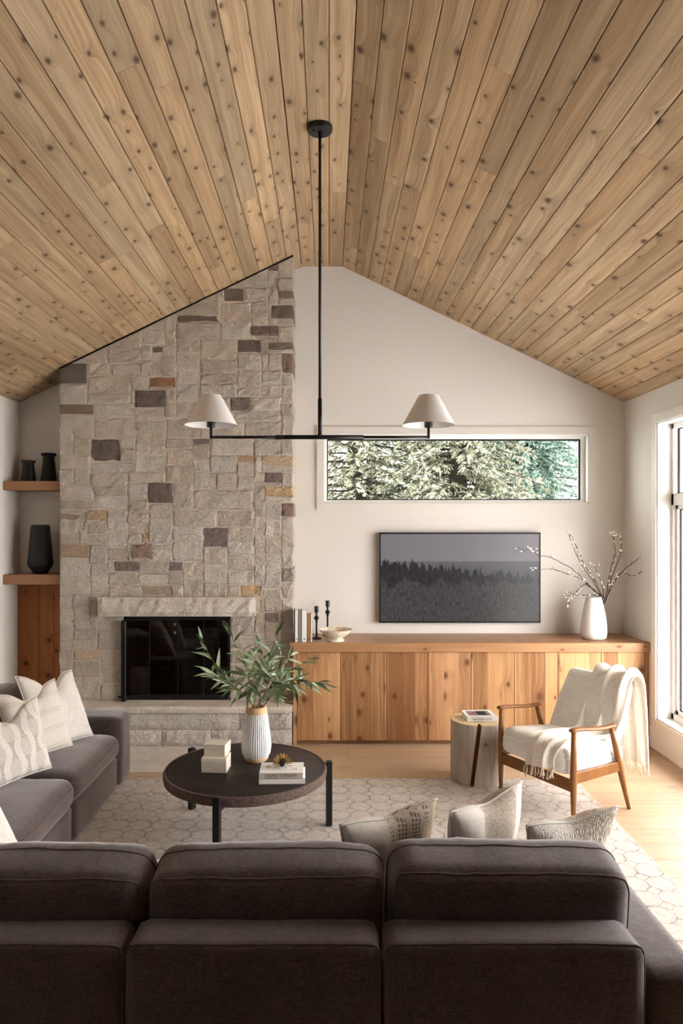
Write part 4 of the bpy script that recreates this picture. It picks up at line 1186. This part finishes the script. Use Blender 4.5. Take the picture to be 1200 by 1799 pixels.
# ribbed vase
e = empty('ribbed_vase', (-0.437, 4.28, TT), label='ribbed white vase with a bare clay rim on the coffee table', cat='vase')
lathe('body', [(0.0, 0.02), (0.07, 0.02), (0.085, 0.045), (0.09, 0.085), (0.087, 0.13), (0.075, 0.22), (0.066, 0.28), (0.062, 0.285), (0.0, 0.285)], M['ceramic_rib'], e, 400, rib=40, ribd=0.075)
lathe('base', [(0.0, 0.0), (0.062, 0.0), (0.072, 0.012), (0.075, 0.024), (0.0, 0.024)], M['tan_clay'], e, 48)
lathe('neck_rim', [(0.066, 0.283), (0.065, 0.295), (0.06, 0.318), (0.052, 0.322), (0.047, 0.318), (0.05, 0.286)], M['tan_clay'], e, 48, closed=True)
lathe('mouth', [(0.0, 0.288), (0.049, 0.288), (0.049, 0.296), (0.0, 0.296)], M['twig'], e, 32)
# eucalyptus
def leaf_mesh(L, W, bend, fold):
    v, f = [], []
    n = 6
    for i in range(n + 1):
        t = i / n
        w = W * (math.sin(math.pi * t ** 0.8) ** 0.9) * (1 - 0.25 * t) if 0 < i < n else 0.0006
        y_ = L * t; z_ = -bend * t * t
        v += [(-w, y_, z_ + fold * w), (0, y_, z_), (w, y_, z_ + fold * w)]
    for i in range(n):
        for k in (0, 1): f.append((3 * i + k, 3 * i + k + 1, 3 * i + k + 4, 3 * i + k + 3))
    me = bpy.data.meshes.new('leaf'); me.from_pydata(v, [], f); me.materials.append(M['leaf'])
    for p in me.polygons: p.use_smooth = True
    return me
LEAFS = [leaf_mesh(0.118, 0.0135, 0.012, 0.35), leaf_mesh(0.138, 0.015, 0.035, 0.3), leaf_mesh(0.095, 0.0115, 0.01, 0.5), leaf_mesh(0.128, 0.0115, -0.015, 0.4)]
er = random.Random(12)
VN = Vector((-0.437, 4.28, TT + 0.30))
EB = [  # middle and tip of every branch (image x, y, depth) and a label
    ((392, 1190, 4.25), (352, 1122, 4.2), 16, 'eucalyptus branch leaning farthest to the upper left'),
    ((405, 1205, 4.1), (372, 1182, 3.95), 12, 'low eucalyptus branch spreading left over the boxes'),
    ((432, 1170, 4.35), (404, 1112, 4.42), 12, 'upright eucalyptus branch left of the middle'),
    ((448, 1180, 4.2), (446, 1150, 4.05), 14, 'short eucalyptus branch in the middle of the vase'),
    ((470, 1170, 4.3), (486, 1112, 4.38), 16, 'tallest eucalyptus branch right of the middle'),
    ((482, 1185, 4.35), (512, 1150, 4.5), 14, 'eucalyptus branch leaning right behind the tallest one'),
    ((490, 1190, 4.2), (543, 1158, 4.2), 15, 'eucalyptus branch rising to the right before the cabinet'),
    ((510, 1196, 4.15), (568, 1200, 4.05), 20, 'eucalyptus branch reaching farthest right and drooping'),
    ((488, 1205, 4.0), (520, 1202, 3.85), 14, 'low eucalyptus branch coming forward on the right'),
    ((440, 1200, 4.05), (428, 1180, 3.85), 12, 'low eucalyptus branch coming forward on the left'),
    ((462, 1160, 4.4), (455, 1130, 4.5), 10, 'rearmost eucalyptus branch in the middle')]
for (pm, pt_, nl, lab) in EB:
    nl = round(nl * 1.6); mid, tip = V3(*pm), V3(*pt_)
    base_ = VN + Vector((er.uniform(-0.03, 0.03), er.uniform(-0.03, 0.03), 0.0))
    e = empty('eucalyptus_branch', base_, label=lab, cat='branch', group='eucalyptus in the ribbed vase')
    cv = [p - base_ for p in spline([base_, mid * 0.55 + base_ * 0.45 + Vector((0, 0, 0.02)), mid, tip], 8)]
    m_ = len(cv)
    v, f = tube_data(cv, [0.0032 * (1 - 0.6 * i / m_) for i in range(m_)], 6)
    from_data('stem', v, f, M['stem_green'], e, smooth=True)
    for k in range(nl):
        t = 0.36 + 0.64 * (k + er.uniform(0, 0.5)) / nl
        i = min(m_ - 2, int(t * (m_ - 1)))
        p = cv[i].lerp(cv[i + 1], t * (m_ - 1) - i) if t * (m_ - 1) - i <= 1 else cv[-1]
        tan = (cv[i + 1] - cv[i]).normalized()
        side = Vector((er.uniform(-1, 1), er.uniform(-1, 1), er.uniform(-0.7, 0.5))).normalized()
        d = (tan * er.uniform(0.4, 0.9) + side * 0.8 + Vector((0, 0, -0.25))).normalized()
        if k >= nl - 2: d = (tan + side * 0.35).normalized()
        x_ = d.cross(Vector((er.uniform(-0.5, 0.5), er.uniform(-0.9, -0.1), 1))).normalized(); z_ = x_.cross(d)
        s = er.uniform(0.75, 1.12)
        mt = Matrix.Identity(4)
        for r_ in range(3): mt[r_][0], mt[r_][1], mt[r_][2], mt[r_][3] = x_[r_] * s, d[r_] * s, z_[r_] * s, p[r_]
        link_mesh('leaf', er.choice(LEAFS), None, e, mtx=mt)
# two stacked bone boxes
for (cx, cy, z0, w, d, h, rz, lab) in ((-0.652, 4.115, TT, 0.145, 0.125, 0.082, -4, 'lower of the two stacked cream bone boxes on the coffee table'), (-0.650, 4.15, TT + 0.0825, 0.125, 0.115, 0.066, -9, 'upper of the two stacked cream bone boxes on the coffee table')):
    e = empty('bone_box', (cx, cy, z0), (0, 0, R(rz)), label=lab, cat='box', group='cream boxes on the coffee table')
    box('box_body', -w / 2, w / 2, -d / 2, d / 2, 0, h * 0.68, M['bone'], e, bevel=0.0015)
    box('lid', -w / 2 - 0.0005, w / 2 + 0.0005, -d / 2 - 0.0005, d / 2 + 0.0005, h * 0.69, h, M['bone'], e, bevel=0.0015)
def text_mesh(body, size):
    cu = bpy.data.curves.new('lettering', 'FONT'); cu.body = body; cu.size = size; cu.extrude = 0.0002; cu.align_x = 'CENTER'; cu.align_y = 'CENTER'
    to = bpy.data.objects.new('lettering', cu); COL.objects.link(to)
    dg = bpy.context.evaluated_depsgraph_get(); me = bpy.data.meshes.new_from_object(to.evaluated_get(dg)); bpy.data.objects.remove(to)
    me.materials.clear()
    return me
def lying_book(loc, rz, w, d, h, lab, text=None, tsize=0.02, band=None, group=None):
    e = empty('book', loc, (0, 0, R(rz)), label=lab, cat='book', group=group)
    boxes('cover', [(-w / 2, w / 2, -d / 2, d / 2, 0, 0.003), (-w / 2, w / 2, -d / 2, d / 2, h - 0.003, h), (-w / 2, w / 2, -d / 2, -d / 2 + 0.003, 0, h)], M['bookwhite'], e)
    boxes('pages', [(-w / 2 + 0.004, w / 2 - 0.004, -d / 2 + 0.003, d / 2 - 0.004, 0.003, h - 0.003)], M['paper'], e)
    if band: boxes('spine_band', [(-w / 2 + 0.004, w / 2 - 0.004, -d / 2 - 0.0005, -d / 2, h * 0.12, h * 0.88)], band, e)
    if text:
        link_mesh('spine_print', text_mesh(text, tsize), M['ink'], e, mtx=Matrix.Translation((0, -d / 2 - 0.0008, h * 0.5)) @ Matrix.Rotation(R(90), 4, 'X'))
    return e
lying_book((-0.259, 3.968, TT + 0.0005), 2, 0.252, 0.185, 0.03, 'lower white book of the pair on the coffee table', None, 0.012, M['paper'], 'books on the coffee table')
bt = lying_book((-0.262, 3.968, TT + 0.031), 1, 0.24, 0.178, 0.028, 'white book titled on its spine, under the brass burst ornament', 'HOME THERAPY', 0.024, M['inkband'], 'books on the coffee table')
boxes('cover_print', [(0.055, 0.085, -0.03, -0.012, 0.0281, 0.0284), (-0.09, -0.06, 0.0, 0.03, 0.0281, 0.0284)], M['inkband'], bt)
# burst ornament
e = empty('burst_ornament', (-0.262, 3.985, TT + 0.0595), label='black and brass spiky burst ornament on the books', cat='ornament')
ov, of = [], []; brv, brf = [], []
orr = random.Random(3)
for k in range(70):
    zz = 1 - (k + 0.5) / 70 * 1.25; zz = max(-0.25, zz); aa = k * 2.39996
    d = Vector((math.sqrt(max(0, 1 - zz * zz)) * math.cos(aa), math.sqrt(max(0, 1 - zz * zz)) * math.sin(aa), zz))
    c0 = Vector((0, 0, 0.018)); L = 0.055
    if d.z < 0: L = min(L, 0.017 / max(0.01, -d.z))
    v, f = tube_data([c0 + d * 0.004, c0 + d * L * 0.8], [0.0012, 0.0012], 5); of += [tuple(q + len(ov) for q in f_) for f_ in f]; ov += v
    v, f = tube_data([c0 + d * L * 0.55, c0 + d * L], [0.0016, 0.0019], 6); brf += [tuple(q + len(brv) for q in f_) for f_ in f]; brv += v
from_data('core_spikes', ov, of, M['black'], e)
from_data('brass_tips', brv, brf, M['brass'], e)
lathe('core', [(0, 0), (0.009, 0.003), (0.015, 0.012), (0.013, 0.024), (0, 0.031)], M['black'], e, 16)

# ------------------------------------------------------------------ stump side table
SC = Vector((1.042, 5.0, RUGZ)); SR, SH = 0.187, 0.418
e = empty('stump_table', SC, label='pale weathered tree stump side table with a dark split beside the armchair', cat='side table')
verts, faces, mats = [], [], []
NA, NZ = 46, 14
def stump_ring(z, r):
    a0 = R(-113) + 0.28 * (z / SH); gap = 0.075
    L = []
    for k in range(NA):
        a = a0 + gap + (2 * math.pi - 2 * gap) * k / (NA - 1)
        rr = r * (1 + 0.03 * noise.noise(Vector((math.cos(a) * 1.6, math.sin(a) * 1.6, 3.0 + z * 0.6))) + 0.012 * noise.noise(Vector((math.cos(a) * 6, math.sin(a) * 6, z * 1.5))))
        L.append((rr * math.cos(a), rr * math.sin(a), z))
    L.append((r * 0.74 * math.cos(a0 - 0.05), r * 0.74 * math.sin(a0 - 0.05), z))
    L.append((r * 0.74 * math.cos(a0 + 0.05), r * 0.74 * math.sin(a0 + 0.05), z))
    return L
NR = NA + 2
zs_ = [0.0] + [SH * k / NZ for k in range(1, NZ)] + [SH - 0.006, SH]
for q, z in enumerate(zs_): verts += stump_ring(z, SR * (0.985 if q == 0 else 0.975 if q == len(zs_) - 1 else 1.0))
for q in range(len(zs_) - 1):
    for k in range(NR):
        l = (k + 1) % NR
        faces.append((q * NR + k, q * NR + l, (q + 1) * NR + l, (q + 1) * NR + k)); mats.append(0 if k < NA - 1 else 1)
faces.append(tuple((len(zs_) - 1) * NR + k for k in range(NR))); mats.append(2)
faces.append(tuple(range(NR))[::-1]); mats.append(2)
o = from_data('trunk_section', verts, faces, [M['bark_side'], M['stump_gap'], M['stump_top']], e)
for p, mi in zip(o.data.polygons, mats): p.material_index = mi
bk = lying_book((1.055, 5.005, RUGZ + SH + 0.0006), 3, 0.208, 0.175, 0.036, 'white picture book lying on the stump side table', 'WELCOME HOME', 0.017)
boxes('cover_photo', [(-0.085, 0.075, -0.06, 0.06, 0.0361, 0.0364)], M['bookgrey'], bk)
boxes('cover_photo', [(-0.07, -0.02, -0.04, 0.045, 0.0364, 0.0367)], plain('rose_print', C(150, 92, 100), 0.5), bk)
boxes('cover_photo', [(-0.015, 0.05, -0.05, 0.055, 0.0364, 0.0367)], M['bookblack'], bk)

# ------------------------------------------------------------------ armchair
ch = empty('armchair', (1.305, 4.505, RUGZ), (0, 0, R(-60)), label='mid-century teak armchair with cream boucle seat and back', cat='armchair')
W2 = 0.305
for s in (-1, 1):
    tube('front_leg', [(W2 * s, 0.0, 0.0), (W2 * s, 0.0, 0.12), (W2 * s, 0.0, 0.27), (W2 * s, 0.002, 0.42), (W2 * s, 0.004, 0.545)], [0.012, 0.0165, 0.021, 0.018, 0.0145], M['chair_wood'], ch, 14)
    tube('back_leg', [(W2 * s, 0.505, -0.0115), (W2 * s, 0.455, 0.14), (W2 * s, 0.415, 0.27), (W2 * s, 0.37, 0.42), (W2 * s, 0.335, 0.525)], [0.0115, 0.016, 0.021, 0.018, 0.0145], M['chair_wood'], ch, 14)
    tube('armrest', spline([(W2 * s, -0.025, 0.555), (W2 * s, 0.03, 0.557), (W2 * s * 1.01, 0.14, 0.545), (W2 * s * 1.01, 0.25, 0.535), (W2 * s, 0.33, 0.535), (W2 * s, 0.365, 0.537)], 4), [0.011] + [0.0165] * 19 + [0.011], M['chair_wood'], ch, 14, squash=(1.35, 0.72))
    bm = bmesh.new(); bm_prism(bm, [(0.012, 0.235), (0.012, 0.30), (0.41, 0.305), (0.425, 0.245)], W2 * s - 0.011, W2 * s + 0.011, 'X')
    bmesh.ops.bevel(bm, geom=bm.edges[:], offset=0.003, segments=1, affect='EDGES')
    from_bm('side_rail', bm, M['chair_wood'], ch)
box('front_rail', -W2 + 0.012, W2 - 0.012, -0.012, 0.012, 0.185, 0.255, M['chair_wood'], ch, bevel=0.003)
box('back_rail', -W2 + 0.012, W2 - 0.012, 0.40, 0.424, 0.235, 0.295, M['chair_wood'], ch, bevel=0.003)
s = Soft(0.276, 0.27, 0.082, 0.05, (0.004, 0.012, 0.018), 31, 0.005)
st = from_bm('seat_cushion', s.mesh(16), M['boucle'], ch, smooth=True, loc=(0, 0.235, 0.335)); st.rotation_euler = (R(-6), 0, 0)
v, f = tube_data(s.loop(2, 0.1), 0.003, 6, False); from_data('seam', v, f, M['boucle'], st, smooth=True)
s = Soft(0.262, 0.058, 0.25, 0.05, (0.0, 0.016, 0.006), 32, 0.005)
bmk = s.mesh(18)
for v in bmk.verts: v.co.x *= 1 - 0.10 * max(0, v.co.z / 0.25)
bk_ = from_bm('backrest', bmk, M['boucle'], ch, smooth=True, loc=(0, 0.515, 0.545)); bk_.rotation_euler = (R(-25), 0, 0)

# ------------------------------------------------------------------ throw blanket over the chair
thr = empty('throw_blanket', (1.305, 4.505, RUGZ), (0, 0, R(-60)), label='ivory fringed knit throw draped over the back and seat of the armchair', cat='blanket')
prof = [  # y, z, x-centre, half width along the cloth, from the tail behind the chair to the tail over the seat front
    (0.735, 0.20, 0.165, 0.095), (0.728, 0.40, 0.16, 0.105), (0.715, 0.60, 0.15, 0.12), (0.70, 0.73, 0.14, 0.135), (0.672, 0.795, 0.13, 0.14), (0.63, 0.812, 0.125, 0.145),
    (0.585, 0.785, 0.12, 0.15), (0.545, 0.70, 0.115, 0.155), (0.50, 0.60, 0.115, 0.165), (0.455, 0.51, 0.12, 0.175), (0.395, 0.45, 0.13, 0.18), (0.31, 0.437, 0.13, 0.165), (0.20, 0.446, 0.125, 0.15),
    (0.09, 0.452, 0.12, 0.135), (0.01, 0.448, 0.115, 0.125), (-0.032, 0.42, 0.11, 0.12), (-0.05, 0.36, 0.108, 0.115), (-0.056, 0.29, 0.105, 0.11)]
cp = spline([Vector((p[2], p[0], p[1])) for p in prof], 5); hw = [p[0] for p in spline([(p[3], 0, 0) for p in prof], 5)]
NU = 30
verts, faces = [], []
nn = len(cp)
for i, c in enumerate(cp):
    t = (cp[min(i + 1, nn - 1)] - cp[max(i - 1, 0)]); t.x = 0; t.normalize()
    nrm = Vector((1, 0, 0)).cross(t); nrm.normalize()
    if i < nn * 0.62 and nrm.y * (1 if i < nn * 0.3 else -1) < 0 and False: nrm = -nrm
    if nrm.z < -0.2 or (abs(nrm.z) <= 0.2 and ((i < nn * 0.25 and nrm.y < 0) or (i > nn * 0.5 and nrm.y > 0))): nrm = -nrm
    sfr = i / (nn - 1)
    for k in range(NU + 1):
        u = -1 + 2 * k / NU
        ph = 2.1 * math.sin(sfr * 5.0)
        fold = 0.018 * math.sin(u * 8.5 + ph) + 0.008 * math.sin(u * 15 + 1.3 + sfr * 7)
        lump = 0.012 * noise.noise(Vector((u * 2.2, sfr * 9, 4.0)))
        edge = 0.012 * noise.noise(Vector((sfr * 12, 9 if u > 0 else 2, 0)))
        p = c + Vector((u * hw[i] + edge * abs(u), 0, 0)) + nrm * (0.018 + fold + lump)
        if i > nn - 18: p.z += -0.03 * max(0, -u) * (i - nn + 18) / 18 * 0 + 0.02 * u * (i - nn + 18) / 18
        verts.append(p)
for i in range(nn - 1):
    for k in range(NU):
        a = i * (NU + 1) + k; faces.append((a, a + 1, a + NU + 2, a + NU + 1))
o = from_data('knit_cloth', [tuple(p) for p in verts], faces, M['throw'], thr, smooth=True)
sm = o.modifiers.new('thickness', 'SOLIDIFY'); sm.thickness = 0.008; sm.offset = 1.0
ss = o.modifiers.new('smooth', 'SUBSURF'); ss.levels = 1; ss.render_levels = 1
fr_v, fr_f = [], []
fr = random.Random(9)
for i, dirn in ((0, Vector((0, 0.02, -1))), (nn - 1, Vector((0, -0.05, -1)))):
    for k in range(0, NU + 1, 2):
        p = verts[i * (NU + 1) + k]
        L = fr.uniform(0.05, 0.075)
        q = [p, p + dirn.normalized() * L * 0.5 + Vector((fr.uniform(-0.008, 0.008), fr.uniform(-0.004, 0.004), 0)), p + dirn.normalized() * L + Vector((fr.uniform(-0.014, 0.014), fr.uniform(-0.006, 0.006), 0))]
        a, b = tube_data(q, [0.0035, 0.0042, 0.003], 6)
        fr_f += [tuple(z + len(fr_v) for z in f_) for f_ in b]; fr_v += a
from_data('fringe', fr_v, fr_f, M['fringe'], thr, smooth=True, kind='stuff')

# ------------------------------------------------------------------ outside
from_data('ground', [(-60, -60, -0.35), (60, -60, -0.35), (60, 60, -0.35), (-60, 60, -0.35)], [(0, 1, 2, 3)], M['ground'], kind='structure')
def conifer(x, y, h, rad, mat, lab, seed, nb=190, spray=34, low=0.6):
    q = random.Random(seed)
    e = empty('conifer_tree', (x, y, -0.35), label=lab, cat='tree', group='trees outside the high window')
    tube('trunk', [(0, 0, 0), (0.03, 0.02, h * 0.5), (0, 0, h)], [0.17, 0.10, 0.01], M['tree_bark'], e, 10)
    bv, bf, fv, ff = [], [], [], []
    for k in range(nb):
        z = low + (h - low) * (k / nb) ** 1.1
        L = rad * (1 - (z / h) * 0.9) * q.uniform(0.65, 1.1)
        a = k * 2.39996 + q.uniform(-0.3, 0.3)
        d = Vector((math.cos(a), math.sin(a), 0))
        pts = [Vector((0, 0, z)) + d * L * t + Vector((q.uniform(-0.03, 0.03), q.uniform(-0.03, 0.03), -0.38 * L * t * t + 0.12 * L * t)) for t in (0, 0.25, 0.5, 0.75, 1.0)]
        v, f = tube_data(pts, [0.02, 0.015, 0.011, 0.007, 0.003], 5); bf += [tuple(w + len(bv) for w in f_) for f_ in f]; bv += v
        for m in range(spray):
            t = 0.18 + 0.82 * (m / spray); i = min(3, int(t * 4)); p = pts[i].lerp(pts[i + 1], t * 4 - i)
            s = d.cross(Vector((0, 0, 1))) * q.choice((-1, 1))
            dr = (s * q.uniform(0.3, 1.0) + d * q.uniform(0.2, 0.9) + Vector((0, 0, q.uniform(-0.7, 0.15)))).normalized()
            SL_ = q.uniform(0.10, 0.24) * (1.15 - 0.4 * t)
            wd = Vector((q.uniform(-1, 1), q.uniform(-1, 1), q.uniform(-1, 1))).cross(dr).normalized() * q.uniform(0.010, 0.022)
            b0 = len(fv)
            mid = p + dr * SL_ * 0.5 + Vector((0, 0, 0.01))
            fv += [tuple(p), tuple(mid + wd), tuple(p + dr * SL_ + Vector((0, 0, -0.02))), tuple(mid - wd)]
            ff.append((b0, b0 + 1, b0 + 2, b0 + 3))
            for w in range(2):       # side tips
                tt = q.uniform(0.3, 0.7); pp = p + dr * SL_ * tt
                d2 = (dr + wd.normalized() * q.choice((-1, 1)) * 0.9).normalized(); l2 = SL_ * 0.45
                n2 = dr.cross(wd).normalized() * 0.010
                b0 = len(fv); fv += [tuple(pp), tuple(pp + d2 * l2 * 0.5 + n2), tuple(pp + d2 * l2), tuple(pp + d2 * l2 * 0.5 - n2)]
                ff.append((b0, b0 + 1, b0 + 2, b0 + 3))
    from_data('boughs', bv, bf, M['tree_bark'], e, kind='stuff')
    from_data('needles', fv, ff, mat, e, kind='stuff')
conifer(0.35, 10.3, 7.5, 2.0, M['spruce'], 'brown-green spruce with bare drooping twigs at the left of the high window', 1, 260, 34)
conifer(1.75, 9.7, 7.2, 1.9, M['spruce'], 'pale frosted spruce filling the middle of the high window', 2, 300, 52)
conifer(3.25, 11.6, 6.0, 1.7, M['spruce_blue'], 'blue-green spruce at the right of the high window', 3, 260, 44)
conifer(2.3, 13.0, 9.0, 2.6, M['spruce'], 'tall dim spruce behind the others in the high window', 4, 240, 40)
conifer(0.9, 15.5, 9.0, 2.6, M['spruce'], 'dim spruce seen in the gap between the left and middle trees', 6, 240, 40)
conifer(4.6, 15.0, 7.0, 2.4, M['spruce_blue'], 'far blue-green spruce behind the right edge of the high window', 7, 220, 40)
conifer(-0.9, 12.5, 8.0, 2.3, M['spruce'], 'tall spruce rearmost at the left edge of the high window', 5, 220, 36)
